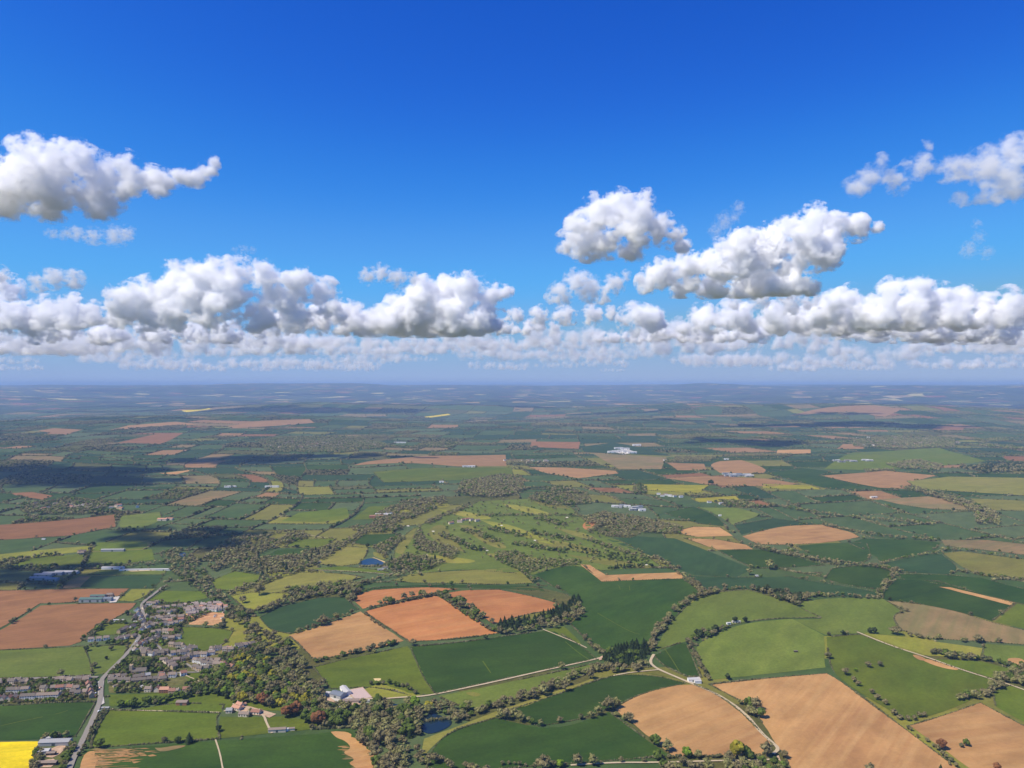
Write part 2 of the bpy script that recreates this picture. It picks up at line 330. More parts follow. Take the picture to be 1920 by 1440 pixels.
# ---------------------------------------------------------------- traced fields: photo outline -> ground
FIELDS = [  # material, row angle (deg), label, outline in the photo
 ('rape', 75, 'bright yellow rapeseed field at the bottom left corner', [(-80,1392),(0,1392),(76,1391),(64,1420),(54,1445),(48,1475),(-80,1475)]),
 ('crop', 70, 'dark green crop field above the yellow rapeseed', [(-80,1325),(0,1325),(120,1317),(179,1317),(160,1350),(141,1382),(75,1388),(-80,1391)]),
 ('crop', 80, 'long green crop field with bare soil at both ends, bottom left', [(158,1408),(385,1392),(560,1379),(655,1371),(700,1402),(745,1475),(140,1475)]),
 ('meadow', 80, 'rough meadow right of the road below the village', [(203,1332),(325,1335),(411,1338),(405,1350),(412,1386),(300,1394),(170,1403),(175,1378)]),
 ('meadow', 80, 'bright meadow strip with a brown shed on its edge', [(255,1331),(330,1318),(420,1322),(415,1336),(330,1334)]),
 ('meadow', 80, 'paddock below the farmhouses', [(413,1344),(445,1345),(495,1345),(508,1375),(412,1385)]),
 ('meadow', 80, 'small paddock right of the farm lane', [(500,1345),(545,1343),(610,1362),(560,1372),(512,1374)]),
 ('pasture', 80, 'light green pasture left of the village road', [(-80,1222),(0,1220),(130,1214),(158,1212),(168,1240),(174,1266),(100,1270),(-80,1275)]),
 ('pasture', 60, 'paddock with two lone trees beside the village road', [(161,1212),(240,1210),(236,1225),(205,1262),(178,1266)]),
 ('meadow', 60, 'green triangle field between road and houses', [(246,1234),(288,1236),(284,1258),(240,1266),(205,1268),(225,1250)]),
 ('brown', 60, 'red brown bare field, upper of two at the left edge', [(-80,1108),(0,1108),(100,1105),(242,1104),(228,1118),(150,1130),(75,1132),(0,1180),(-80,1215)]),
 ('brown', 60, 'red brown bare field, lower of two at the left edge', [(0,1184),(76,1136),(150,1132),(256,1131),(248,1142),(205,1166),(172,1180),(152,1204),(130,1211),(0,1219),(-80,1221),(-80,1218)]),
 ('cropblue', 80, 'blue green field behind the left barns', [(150,1101),(172,1081),(240,1079),(306,1079),(300,1092),(285,1103),(200,1104)]),
 ('dun', 80, 'brown end of the blue green field', [(116,1104),(128,1090),(150,1081),(170,1080),(150,1102)]),
 ('pasture', 80, 'narrow strip field under the tree line', [(165,1078),(190,1070),(312,1068),(309,1077)]),
 ('yellowgreen', 60, 'small yellow green field beside the barns', [(220,1127),(247,1105),(291,1105),(272,1119),(250,1128)]),
 ('meadow', 70, 'green field north of the village', [(280,1126),(308,1108),(387,1109),(389,1122),(350,1131),(300,1131)]),
 ('meadow', 70, 'green field east of the village centre', [(338,1176),(400,1177),(437,1184),(425,1206),(395,1219),(352,1222),(325,1206),(345,1190)]),
 ('meadow', 70, 'green paddock inside the village edge', [(174,1193),(195,1169),(246,1169),(226,1190),(200,1192)]),
 ('yellowgreen', 20, 'sunny strip field in the left middle distance', [(-80,1046),(0,1040),(90,1030),(172,1024),(178,1032),(90,1042),(0,1052),(-80,1058)]),
 ('meadow', 20, 'sunny field left of the grey farm', [(20,1062),(60,1047),(160,1038),(160,1058),(90,1062),(28,1066)]),
 ('meadow', 20, 'green field below the grey farm', [(164,1056),(170,1036),(285,1030),(290,1050),(230,1057)]),
 ('meadow', 20, 'green field in cloud shade above the grey farm', [(182,1018),(240,1014),(275,1018),(278,1028),(176,1034)]),
 ('brown', 70, 'red bare field with a hedge across it', [(-80,988),(0,985),(110,977),(216,965),(218,988),(130,1005),(0,1013),(-80,1015)]),
 ('pasture', 70, 'light field right of the red bare field', [(226,968),(300,960),(305,975),(270,990),(224,990)]),
 ('cropblue', 60, 'dark green field left of the peach bare field', [(487,1158),(520,1139),(600,1121),(645,1120),(672,1143),(600,1172),(545,1189),(505,1182)]),
 ('yellowgreen', 60, 'yellow green meadow beside the tree belt', [(432,1118),(470,1111),(545,1113),(532,1128),(490,1146),(460,1143)]),
 ('olive', 60, 'olive pasture with a woody lower edge', [(478,1109),(500,1093),(560,1074),(640,1075),(682,1083),(650,1092),(575,1102),(510,1112)]),
 ('meadow', 60, 'green field enclosed by woodland', [(395,1090),(440,1071),(488,1079),(484,1091),(430,1108),(405,1106)]),
 ('olive', 60, 'olive pasture left of the blue pond', [(592,1058),(605,1043),(642,1024),(690,1028),(687,1042),(672,1058),(640,1062)]),
 ('meadow', 60, 'green strip under the olive pasture', [(576,1068),(640,1062),(720,1070),(735,1076),(690,1075),(620,1070)]),
 ('crop', 60, 'green field left of the woodland lane', [(500,1043),(520,1031),(600,1028),(594,1042),(540,1043)]),
 ('meadow', 60, 'green field above the woodland lane', [(530,1026),(560,1012),(632,1010),(606,1027)]),
 ('crop', 60, 'green field above the pond', [(662,1019),(682,1003),(745,1001),(736,1012),(695,1024)]),
 ('orange', 62, 'orange bare field, upper of the four', [(658,1120),(700,1107),(800,1101),(862,1105),(820,1110),(740,1128),(680,1142)]),
 ('orange', 62, 'orange bare field, middle of the four', [(684,1147),(740,1132),(818,1117),(870,1146),(935,1188),(860,1199),(767,1204),(725,1176)]),
 ('orange', 62, 'orange bare field, right of the four', [(835,1113),(870,1107),(935,1106),(1000,1119),(1050,1133),(1038,1144),(990,1152),(955,1162),(925,1171),(880,1140)]),
 ('tan', 62, 'peach bare field, left of the four', [(541,1192),(610,1171),(676,1147),(720,1176),(757,1202),(700,1218),(590,1239),(565,1213)]),
 ('olive', 80, 'olive pasture above the orange fields', [(735,1089),(770,1077),(870,1070),(970,1066),(988,1082),(1000,1094),(920,1097),(860,1094),(780,1094)]),
 ('crop', 80, 'green strip above the orange fields', [(640,1112),(720,1100),(860,1097),(1000,1099),(1030,1110),(940,1104),(860,1102),(700,1105),(655,1116)]),
 ('scrub', 80, 'rough scrubby field right of the orange fields', [(945,1104),(1000,1100),(1055,1112),(1090,1128),(1065,1145),(1052,1132),(1000,1116)]),
 ('crop', 75, 'dark green field under the orange fields', [(770,1213),(860,1206),(1000,1186),(1037,1182),(1090,1211),(1118,1236),(960,1270),(817,1302),(792,1270)]),
 ('meadow', 75, 'meadow behind the riding arena', [(588,1252),(640,1238),(700,1226),(764,1212),(790,1255),(815,1301),(770,1305),(735,1295),(690,1288),(620,1292)]),
 ('pasture', 60, 'rough pasture between the track and the river trees', [(822,1306),(1000,1270),(1122,1243),(1140,1250),(1060,1280),(1000,1300),(900,1332),(850,1322)]),
 ('crop', 40, 'large dark green field in the centre', [(1002,1076),(1045,1064),(1090,1058),(1130,1090),(1280,1086),(1315,1112),(1268,1155),(1232,1190),(1218,1226),(1128,1226),(1098,1200),(1070,1170),(1098,1142),(1075,1115),(1035,1100)]),
 ('tan', 40, 'tan bare L-shaped strip on the dark green field', [(1088,1059),(1106,1060),(1137,1079),(1275,1074),(1283,1085),(1128,1091)]),
 ('meadow', 60, 'small green triangle beside the conifer belt', [(1022,1182),(1057,1175),(1085,1200),(1090,1209)]),
 ('crop', 70, 'green field above the winding hedge', [(948,1334),(1010,1315),(1130,1272),(1170,1265),(1235,1268),(1284,1282),(1210,1298),(1152,1326),(1080,1352),(1010,1362),(980,1352)]),
 ('crop', 70, 'dark green field at the bottom centre', [(812,1400),(850,1369),(930,1347),(985,1360),(1015,1366),(1070,1362),(1142,1335),(1200,1378),(1256,1418),(1180,1424),(1100,1430),(960,1440),(860,1450),(800,1440)]),
 ('olive', 60, 'pale grass margin along the river trees', [(795,1386),(870,1358),(930,1334),(1010,1308),(1130,1266),(1128,1271),(1008,1316),(945,1340),(850,1368),(812,1398),(790,1425)]),
 ('tan', 60, 'orange tan bare field left of the curved track', [(1153,1330),(1200,1300),(1255,1286),(1300,1284),(1345,1302),(1395,1340),(1448,1396),(1430,1415),(1350,1419),(1262,1418)]),
 ('tan', 35, 'largest tan bare field, in front right of centre', [(1330,1284),(1440,1272),(1550,1263),(1580,1280),(1690,1362),(1800,1445),(1850,1480),(1490,1480),(1478,1430),(1448,1385),(1420,1340),(1390,1315)]),
 ('tan', 75, 'pale tan bare field in the bottom right corner', [(1706,1361),(1770,1342),(1838,1318),(1920,1362),(2000,1400),(2000,1480),(1870,1480),(1795,1425)]),
 ('pasture', 30, 'light pasture like a dome right of the tree line', [(1227,1222),(1243,1190),(1270,1155),(1306,1122),(1350,1110),(1402,1106),(1440,1118),(1478,1130),(1540,1159),(1480,1159),(1420,1163),(1370,1172),(1300,1200),(1260,1210)]),
 ('pasture', 30, 'light pasture with a faint fence line', [(1302,1216),(1320,1200),(1372,1176),(1420,1166),(1486,1161),(1545,1192),(1548,1252),(1440,1264),(1335,1275),(1318,1245)]),
 ('crop', 30, 'small dark green triangle field by the white barn', [(1226,1230),(1277,1206),(1288,1208),(1314,1270),(1290,1270),(1245,1250)]),
 ('pasture', 30, 'grazed pasture above the farm track', [(1488,1131),(1560,1121),(1655,1122),(1690,1146),(1674,1152),(1682,1180),(1697,1194),(1612,1187),(1548,1191),(1488,1162),(1540,1161)]),
 ('scrub', 40, 'brown open ground inside the grey wood', [(1112,992),(1135,985),(1200,984),(1205,1000),(1182,1009),(1135,1006)]),
 ('dun', 40, 'brown and green field on the right edge', [(1662,1127),(1720,1132),(1800,1148),(1858,1168),(2000,1200),(2000,1215),(1840,1203),(1735,1197),(1690,1182),(1677,1166),(1676,1153),(1700,1147)]),
 ('meadow', 30, 'big bright meadow right of the largest bare field', [(1550,1195),(1610,1190),(1675,1213),(1740,1236),(1870,1278),(1832,1308),(1770,1336),(1702,1353),(1650,1322),(1590,1285),(1556,1255)]),
 ('yellowgreen', 30, 'yellow green strip above the farm track', [(1620,1187),(1700,1196),(1842,1216),(1838,1236),(1740,1230),(1660,1204)]),
 ('meadow', 30, 'meadow between farm track and thick hedge', [(1748,1236),(1842,1241),(1900,1256),(1880,1277),(1820,1260)]),
 ('pasture', 30, 'pale pasture at the right edge', [(1845,1208),(2000,1218),(2000,1245),(1910,1248),(1842,1236)]),
 ('meadow', 30, 'bright meadow at the right edge', [(1860,1300),(1890,1286),(2000,1300),(2000,1390),(1922,1356),(1868,1326)]),
 ('crop', 60, 'dark green striped field with the thin bare strip', [(1656,1108),(1682,1086),(1760,1091),(1900,1132),(1860,1165),(1800,1147),(1720,1131),(1656,1124)]),
 ('tan', 60, 'thin tan bare strip across a green field', [(1760,1101),(1782,1102),(1903,1131),(1896,1136)]),
 ('crop', 60, 'green field above the thin bare strip', [(1682,1077),(1760,1077),(1840,1084),(1930,1108),(2000,1122),(2000,1150),(1906,1130),(1780,1098),(1690,1085)]),
 ('meadow', 60, 'green corner field at the right edge', [(1866,1166),(1907,1132),(2000,1152),(2000,1195),(1920,1180)]),
 ('cropblue', 25, 'long blue green field behind the L-shaped strip', [(1138,1012),(1195,1006),(1265,1010),(1330,1034),(1410,1067),(1380,1083),(1300,1078),(1230,1045),(1180,1028)]),
 ('cropblue', 60, 'dark blue green field in the right middle', [(1292,1080),(1400,1084),(1480,1081),(1520,1090),(1600,1102),(1650,1112),(1640,1120),(1560,1119),(1440,1110),(1400,1104),(1330,1108),(1310,1100)]),
 ('crop', 60, 'bright green field under the tan fields', [(1345,1032),(1432,1031),(1482,1042),(1548,1060),(1490,1064),(1412,1066)]),
 ('tan', 60, 'domed tan bare field in the right middle', [(1392,1006),(1430,995),(1475,986),(1540,984),(1600,999),(1612,1008),(1550,1018),(1480,1022),(1420,1021)]),
 ('tan', 60, 'small tan bare field beside the grey wood', [(1270,996),(1300,988),(1350,989),(1374,1005),(1310,1007),(1285,1004)]),
 ('tan', 60, 'tan wedge field below the small tan field', [(1282,1009),(1345,1012),(1400,1022),(1412,1030),(1345,1031),(1318,1022)]),
 ('cropblue', 60, 'blue green field above the domed tan field', [(1376,985),(1450,972),(1530,983),(1470,986),(1420,995),(1390,1003)]),
 ('crop', 60, 'dark green field left of the dark slope', [(1492,1024),(1560,1018),(1625,1019),(1636,1050),(1602,1058),(1532,1047)]),
 ('crop', 60, 'dark green sloping field in the right middle', [(1590,1019),(1620,1010),(1700,1012),(1765,1018),(1750,1033),(1700,1045),(1650,1054),(1640,1040)]),
 ('cropblue', 60, 'blue green field with a woody lower edge', [(1648,1059),(1740,1039),(1766,1040),(1802,1068),(1780,1077),(1690,1073)]),
 ('olive', 60, 'olive pasture with a bare patch, right edge', [(1768,1038),(1802,1034),(1920,1050),(2000,1056),(2000,1090),(1840,1080),(1812,1070)]),
 ('dun', 60, 'pinkish tan field at the right edge', [(1764,1013),(1850,1013),(2000,1030),(2000,1052),(1830,1030),(1772,1024)]),
 ('crop', 60, 'dark field below the woody hedge', [(1560,1066),(1640,1058),(1678,1074),(1664,1108),(1600,1100),(1545,1086)]),
 ('pink', 60, 'tan brown kite-shaped field, right far middle', [(1540,892),(1660,883),(1757,892),(1720,900),(1700,917),(1650,915),(1590,904)]),
 ('crop', 60, 'green field round the kite-shaped field', [(1432,888),(1500,878),(1560,884),(1535,892),(1590,906),(1640,918),(1560,918),(1500,905)]),
 ('pink', 80, 'long pink bare field with a small copse', [(1245,897),(1320,893),(1440,898),(1500,908),(1440,913),(1330,910)]),
 ('pink', 80, 'pink bare field above the blue-roofed farm', [(1328,872),(1350,865),(1390,863),(1440,880),(1430,888),(1350,887)]),
 ('pink', 80, 'small pink bare field left of the blue-roofed farm', [(1250,868),(1320,870),(1325,882),(1270,882)]),
 ('pink', 80, 'pink bare field right of centre', [(990,876),(1060,877),(1155,883),(1160,888),(1085,897),(1020,888)]),
 ('pink', 80, 'long pink bare field in the centre distance', [(662,873),(720,861),(800,855),(948,853),(950,874),(860,875),(760,868)]),
 ('brown', 80, 'red brown bare field near the distant village', [(997,828),(1088,829),(1085,842),(993,838)]),
 ('rapethin', 80, 'thin yellow field beside the round copse', [(1200,908),(1330,910),(1310,925),(1210,919)]),
 ('rapethin', 80, 'thin yellow field right of the hamlet', [(1295,935),(1380,930),(1390,940),(1310,942)]),
 ('rapethin', 80, 'thin yellow strip below the pink field', [(1430,908),(1520,911),(1540,918),(1430,916)]),
 ('brown', 80, 'red bare field, left distance', [(220,830),(290,815),(345,812),(320,825),(300,833)]),
 ('pink', 80, 'pale bare field, far left', [(70,808),(100,803),(155,806),(115,816)]),
 ('pink', 80, 'wide pale bare field, left distance', [(427,800),(480,790),(580,786),(590,793),(500,800),(440,803)]),
 ('pink', 80, 'pale bare ridge field, left distance', [(205,807),(240,798),(330,791),(370,796),(300,800)]),
 ('pink', 80, 'pale bare hilltop field, right distance', [(1480,780),(1560,762),(1640,760),(1690,768),(1660,782),(1600,772),(1540,775)]),
 ('tan', 80, 'orange sliver field in the left cloud shade', [(298,888),(370,880),(330,890)]),
 ('brown', 80, 'red bare field behind the right village', [(1740,808),(1760,799),(1812,800),(1800,809)]),
 ('pink', 80, 'bare field left of the right village', [(1568,842),(1580,833),(1620,833),(1620,842)]),
 ('tan', 80, 'small orange rectangle field, right distance', [(1455,852),(1458,844),(1520,843),(1520,850)]),
 ('pink', 80, 'bare field right of the trees by the village', [(1630,835),(1700,836),(1680,841)]),
 ('rape', 80, 'distant yellow rapeseed field, left', [(340,770),(390,765),(398,767),(350,773)]),
 ('rape', 80, 'distant yellow rapeseed field, centre', [(790,782),(840,776),(845,778),(800,784)]),
 ('wheatpale', 80, 'distant pale bright field, right', [(1652,743),(1670,742),(1692,746),(1675,747)]),
 ('wheatpale', 80, 'distant pale bright field, upper left', [(272,762),(305,760),(300,763)]),
 ('brown', 80, 'dark red field edge at the left', [(20,925),(60,923),(100,930),(80,938),(30,930)]),
 ('dun', 80, 'brown field above the belt of grey trees', [(1650,937),(1740,931),(1800,940),(1815,957),(1750,955),(1690,947)]),
 ('olive', 80, 'olive field right of the belt of grey trees', [(1818,935),(1920,939),(2000,945),(2000,960),(1850,957)]),
 ('olive', 80, 'olive field with a hedge corner, right', [(1700,902),(1780,894),(2000,898),(2000,935),(1850,925),(1720,917)]),
 ('meadow', 60, 'green field left of the timber yard', [(528,977),(560,962),(650,952),(656,972),(600,979)]),
 ('meadow', 60, 'green field behind the timber yard', [(660,975),(692,950),(755,948),(712,973)]),
 ('crop', 30, 'green field with a diagonal bare track', [(1245,962),(1300,950),(1340,965),(1365,988),(1310,982)]),
 ('pasture', 30, 'pasture with a diagonal hedge, right of the grey wood', [(1310,952),(1380,952),(1430,965),(1372,984),(1340,962)]),
 ('dun', 60, 'grey brown field below the distant pale barns', [(1110,850),(1250,858),(1240,880),(1160,880)]),
 ('meadow', 60, 'wide green field, right distance', [(1545,880),(1600,848),(1760,840),(1850,865),(1790,872),(1660,882)]),
 ('orange', 60, 'small orange crescent of bare soil by the grey wood', [(1090,988),(1098,978),(1115,975),(1128,977),(1112,990),(1104,998)]),
 ('meadow', 60, 'dark green field below the long pink field', [(700,885),(790,878),(960,877),(962,893),(840,902),(720,905)]),
 ('cropblue', 80, 'green field around the distant pale barns', [(1090,838),(1150,830),(1200,838),(1260,855),(1180,852),(1095,848)]),
 ('yellowgreen', 60, 'yellow slope beside the timber yard', [(712,971),(735,955),(770,957),(745,966),(728,977)]),
 ('soil', 70, 'orange soil of the village building site', [(345,1152),(385,1147),(420,1150),(422,1166),(400,1173),(345,1171)]),
 ('pasture', 40, 'open grassland of the golf course', [(735,1040),(760,1000),(800,980),(850,960),(900,940),(1000,935),(1070,950),(1120,1000),(1180,1020),(1240,1062),(1130,1070),(1060,1060),(1000,1078),(860,1068),(780,1076),(745,1062)]),
 ('garden', 70, 'gardens of the terraces left of the road', [(-80,1277),(180,1275),(182,1314),(100,1318),(-80,1324)]),
 ('garden', 70, 'gardens of the main village', [(205,1268),(262,1200),(235,1190),(262,1150),(285,1131),(345,1133),(425,1135),(340,1175),(325,1208),(370,1222),(500,1205),(440,1265),(350,1300),(205,1300)]),
 ('meadow', 70, 'green lawns around the village trees', [(350,1262),(500,1240),(600,1300),(590,1335),(430,1330),(330,1318),(205,1325),(203,1303),(345,1300)]),
 ('garden', 70, 'farmyard right of the yellow field', [(80,1392),(120,1384),(138,1386),(120,1420),(108,1450),(60,1455),(68,1420)]),
]
rnd = random.Random(5)
TRACED = []
for mk, ang, lab, px in FIELDS:
    far = min(p[1] for p in px) < 860
    w = PP(px)
    w = smooth_poly(w)
    TRACED.append(w)
    d = math.hypot(*w[0])
    o = drape('field', w, M[mk], 1.5 if lab.startswith(('thin tan', 'tan bare L')) else 1., label=lab, rnd=rnd, jit=0 if far else 1.2)
    if o: o['row_angle'] = radians(ang+rnd.uniform(-6, 6))
# worn and thin patches inside fields (real differences of soil)
PATCHES = [('tan', [(140,1475),(150,1435),(160,1411),(180,1409),(176,1418),(186,1426),(176,1440),(180,1475)]),
 ('tan', [(620,1373),(652,1372),(668,1385),(700,1410),(735,1475),(690,1475),(668,1440),(652,1432),(668,1424),(640,1412),(660,1404),(648,1390),(630,1384)]),
 ('dun', [(290,1403),(350,1397),(345,1402),(300,1412)]),
 ('tan', [(1725,1237),(1742,1236),(1800,1255),(1792,1258),(1755,1250)]), ('tan', [(1708,1228),(1722,1229),(1740,1238),(1725,1240)]),
 ('tan', [(1884,1235),(1915,1234),(1925,1245),(1900,1248)]),
 ('olive', [(870,1300),(885,1297),(905,1303),(890,1308)]),
 ('yellowgreen', [(690,1290),(715,1282),(735,1290),(790,1304),(760,1310),(700,1312),(680,1296)]),
 ('wheatpale', [(700,1273),(716,1272),(712,1278)])]
for k in range(44):    # streaks of thin crop that fade out along the drilling rows
    if k < 30: y = 1407+k*1.25+rnd.uniform(-.5, .5); x = rnd.uniform(150, 185); L = rnd.uniform(25, 120)*(1.3-.02*k)
    else: y = 1400+(k-30)*3+rnd.uniform(-1, 1); L = rnd.uniform(12, 34); x = 655+(k-30)*2.2-L
    t = rnd.uniform(.5, 1.3); PATCHES.append(('tan' if rnd.random() < .6 else 'dun', [(x,y),(x+L*.3,y-t),(x+L*.7,y-t*.8-L*.02),(x+L,y-L*.03),(x+L*.6,y+t*.6-L*.02),(x+L*.2,y+t*.7)]))
for mk, px in PATCHES:
    o = drape('bare_patch', smooth_poly(PP(px), True, 2.0), M[mk], 1.35, rnd=rnd, jit=4.5, step=6)
    if o: o['row_angle'] = radians(70)
# golf course fairways, greens and bunkers
FAIR = [[(735,1035),(760,1005),(775,990),(782,992),(770,1015),(755,1040)], [(800,1000),(815,985),(835,985),(850,1010),(870,1035),(845,1030),(820,1018)],
        [(860,985),(885,985),(925,1010),(955,1028),(935,1030),(900,1015)], [(900,975),(960,985),(1000,1002),(1050,1020),(1030,1022),(985,1008),(930,990)],
        [(1000,1012),(1060,1015),(1130,1035),(1120,1042),(1070,1032),(1010,1022)], [(820,955),(880,960),(930,972),(900,976),(850,965)],
        [(940,945),(990,950),(1040,965),(1020,968),(970,958)], [(1040,990),(1100,1000),(1120,1012),(1080,1008)], [(1060,1040),(1150,1050),(1230,1062),(1210,1068),(1120,1058)],
        [(905,1038),(960,1040),(1050,1052),(1020,1056),(940,1050)], [(800,1040),(850,1045),(900,1052),(870,1058),(810,1054)], [(1000,940),(1060,948),(1070,955),(1020,950)],
        [(700,1035),(735,1042),(720,1050),(700,1044)], [(780,945),(830,940),(850,950),(810,955)]]
for px in FAIR:
    o = drape('fairway', smooth_poly(PP(px), True, 2.0), M['olive'] if rnd.random() < .6 else M['yellowgreen'], 1.2)
    if o: o['row_angle'] = radians(rnd.uniform(0, 180))
for x, y in ((913,1033), (1003,1014), (1063,971), (765,987), (940,986), (1212,1060), (812,997)):
    drape('bunker', smooth_poly(PP([(x-3,y),(x-1.5,y-.9),(x+2.5,y-.7),(x+3.2,y+.4),(x,y+.9)]), True, 2.5), M['bunker'], 2)
# ---------------------------------------------------------------- roads, lanes, tracks
strip('road', PP([(120,1475),(130,1440),(150,1400),(173,1352),(186,1322),(190,1300),(188,1278),(203,1262),(240,1226),(262,1196),(264,1180),(272,1165),(268,1150),(264,1133),(285,1118),(308,1100)]), 6.5, M['asphalt'], 3.2, 'pale asphalt road climbing through the village')
strip('road', PP([(-80,1279),(0,1275),(90,1273),(184,1271)]), 6, M['asphalt'], 3., 'lane behind the terraces left of the road')
strip('road', PP([(262,1196),(290,1205),(310,1228),(350,1245),(372,1262),(335,1262),(320,1268)]), 4, M['asphalt'], 2.8, 'narrow village lane past the church end')
drape('pavement', PP([(183,1320),(184,1280),(187,1277),(196,1272),(193,1300),(196,1320),(188,1324)]), M['concrete'], 2.6)
for w_, pts, lab in ((4.5, [(640,1306),(700,1313),(760,1308),(795,1307),(850,1296),(930,1279),(1030,1256),(1122,1236),(1134,1231)], 'pale straight farm track across the green fields'),
                     (5.5, [(1226,1228),(1219,1240),(1222,1248),(1236,1257),(1262,1268),(1290,1280),(1320,1292),(1345,1303),(1380,1325),(1405,1347),(1425,1373),(1447,1393),(1458,1402),(1458,1408),(1450,1415)], 'curved pale track between the two tan bare fields'),
                     (3.5, [(1150,1268),(1180,1262),(1234,1257)], 'faint track joining the curved track'),
                     (4, [(1070,1436),(1150,1431),(1215,1431),(1270,1430),(1330,1428),(1440,1426),(1458,1424)], 'farm track along the bottom edge'),
                     (4.5, [(1607,1186),(1670,1212),(1740,1234),(1800,1256),(1870,1278),(1900,1287),(1960,1310)], 'straight pale track across the right meadows'),
                     (3.5, [(465,1333),(494,1340),(500,1358),(510,1376)], 'farm lane between the two paddocks'),
                     (3, [(196,1330),(240,1333),(330,1335),(412,1337)], 'footpath along the meadow'),
                     (2.2, [(404,1388),(412,1412),(419,1450),(425,1475)], 'worn path across the bottom green field'),
                     (3, [(570,1070),(620,1070),(690,1074),(730,1078),(760,1068),(790,1050),(802,1045),(800,1040)], 'lane from the pond towards the golf course'),
                     (3, [(420,1335),(445,1322),(475,1333),(510,1341)], 'drive to the pink-roofed farmhouses'),
                     
                     (2.5, [(340,1262),(352,1270),(370,1276),(378,1284)], 'white garden wall walk below the church'),
                     (3, [(610,1010),(570,1002),(540,1004)], 'pale lane above the grey woods'),
                     (3, [(1018,1181),(1050,1194),(1080,1206),(1100,1216)], 'grass track cutting the green triangle')):
    strip('track', PP(pts), w_*.82, M['track'], 2.4 if 'worn' not in lab else 2, lab)
for pts in ([(0,1362),(40,1353),(80,1345)], [(103,1340),(115,1337),(127,1333)], [(1060,1204),(1085,1225),(1105,1238)], [(1160,1098),(1163,1106)], [(1180,1099),(1181,1107)], [(905,1240),(920,1262)], [(1245,1215),(1262,1240),(1275,1262)], [(1212,1262),(1280,1274)], [(1120,1150),(1180,1185),(1200,1190)]):
    strip('tractor_line', PP(pts), 1.3, M['meadow'], 1.3)
for px in ([(1195,1262),(1210,1240),(1226,1252)],):
    pass
drape('farmyard', PP([(605,1312),(620,1302),(655,1294),(680,1289),(698,1308),(690,1316),(665,1326),(640,1322)]), M['dirt'], 1.8)
drape('farmyard', PP([(617,1308),(648,1296),(666,1316),(650,1320),(632,1318)]), M['concrete'], 2.3)
drape('riding_arena', PP([(650,1296),(680,1291),(697,1309),(667,1313)]), M['sand'], 2.6, label='pinkish riding arena beside the white barns')
drape('farmyard', PP([(88,1408),(112,1398),(124,1395),(122,1405),(112,1415),(98,1422),(84,1420)]), M['dirt'], 1.8)
drape('farmyard', PP([(72,1428),(100,1424),(108,1430),(95,1440),(70,1440)]), M['dirt'], 1.8)
drape('farmyard', PP([(435,1320),(470,1326),(518,1340),(505,1347),(494,1343),(455,1340)]), M['dirt'], 2.)
drape('farmyard', PP([(1288,1272),(1312,1270),(1316,1279),(1298,1282)]), M['concrete'], 1.8)
drape('farmyard', PP([(208,1118),(225,1119),(218,1130),(205,1131)]), M['concrete'], 1.8)
drape('farmyard', PP([(697,972),(712,965),(730,966),(726,974)]), M['dirt'], 1.8)
drape('farmyard', PP([(1122,1236),(1130,1230),(1134,1236),(1124,1240)]), M['dirt'], 3)
drape('farmyard', PP([(1448,1424),(1460,1418),(1468,1440),(1462,1450)]), M['dirt'], 3)
drape('farmyard', PP([(1148,847),(1175,842),(1192,848),(1170,853)]), M['concrete'], 1.8)
drape('farmyard', PP([(235,1070),(243,1069),(306,1067),(305,1070),(246,1073)]), M['wheatpale'], 2.2)
# ---------------------------------------------------------------- water
wm, nt, b = newmat('pond water'); b.inputs['Base Color'].default_value = (.010, .024, .034, 1); b.inputs['Roughness'].default_value = .12
b.inputs['Specular IOR Level'].default_value = .3; b.inputs['IOR'].default_value = 1.33
bp = N(nt, 'ShaderNodeBump'); bp.inputs['Strength'].default_value = .25; g = N(nt, 'ShaderNodeNewGeometry').outputs['Position']
nt.links.new(noise(nt, g, .9, 3), bp.inputs['Height']); nt.links.new(bp.outputs[0], b.inputs['Normal'])
PONDS = [[(672,1059),(680,1051),(694,1047),(708,1050),(723,1056),(714,1061),(696,1062),(680,1062)],
         [(790,1350),(800,1341),(813,1338),(848,1350),(846,1362),(822,1374),(800,1378),(788,1368)],
         [(726,1323),(735,1320),(756,1323),(755,1332),(735,1331)], [(334,1038),(348,1036),(349,1044),(336,1045)]]
for px, lab in zip(PONDS, ('blue pond below the golf course', 'dark blue lake among the trees at the bottom', 'small pond behind the willow trees', 'sliver of water among the grey trees')):
    drape('water', smooth_poly(PP(px), True, 2.), wm, 1.8, label=lab)
drape('pond_bank', PP([(697,1046),(701,1046),(722,1054),(725,1056),(720,1055.5),(706,1049)]), M['wheatpale'], 2)
# ---------------------------------------------------------------- procedural farmland between and beyond (irregular walls of hedged fields)
def WARP(u, v):
    u = np.asarray(u, float); v = np.asarray(v, float)
    x = u+520*vnoise(u/2600, v/2600, 51)+110*vnoise(u/700, v/700, 53)
    y = v+520*vnoise(u/2600, v/2600, 52)+110*vnoise(u/700, v/700, 54)
    return x, y
CELLS = []
rb = random.Random(77)
def split(u0, v0, u1, v1):
    um, vm_ = (u0+u1)/2, (v0+v1)/2
    if abs(um) > .85*vm_+900+(u1-u0)/2 or v1 < 650: return
    base = 210+max(0, vm_-3500)*.022
    w, h = u1-u0, v1-v0
    A = w*h
    if A < base*base*rb.choice((.7, 1.1, 1.8, 2.6)) and max(w, h) < 3.2*min(w, h): CELLS.append((u0, v0, u1, v1)); return
    t = rb.uniform(.34, .66)
    if w*rb.uniform(.75, 1.3) > h: m = u0+w*t; split(u0, v0, m, v1); split(m, v0, u1, v1)
    else: m = v0+h*t; split(u0, v0, u1, m); split(u0, m, u1, v1)
for q in range(-8, 8): split(q*1600, 500, (q+1)*1600, 15500)
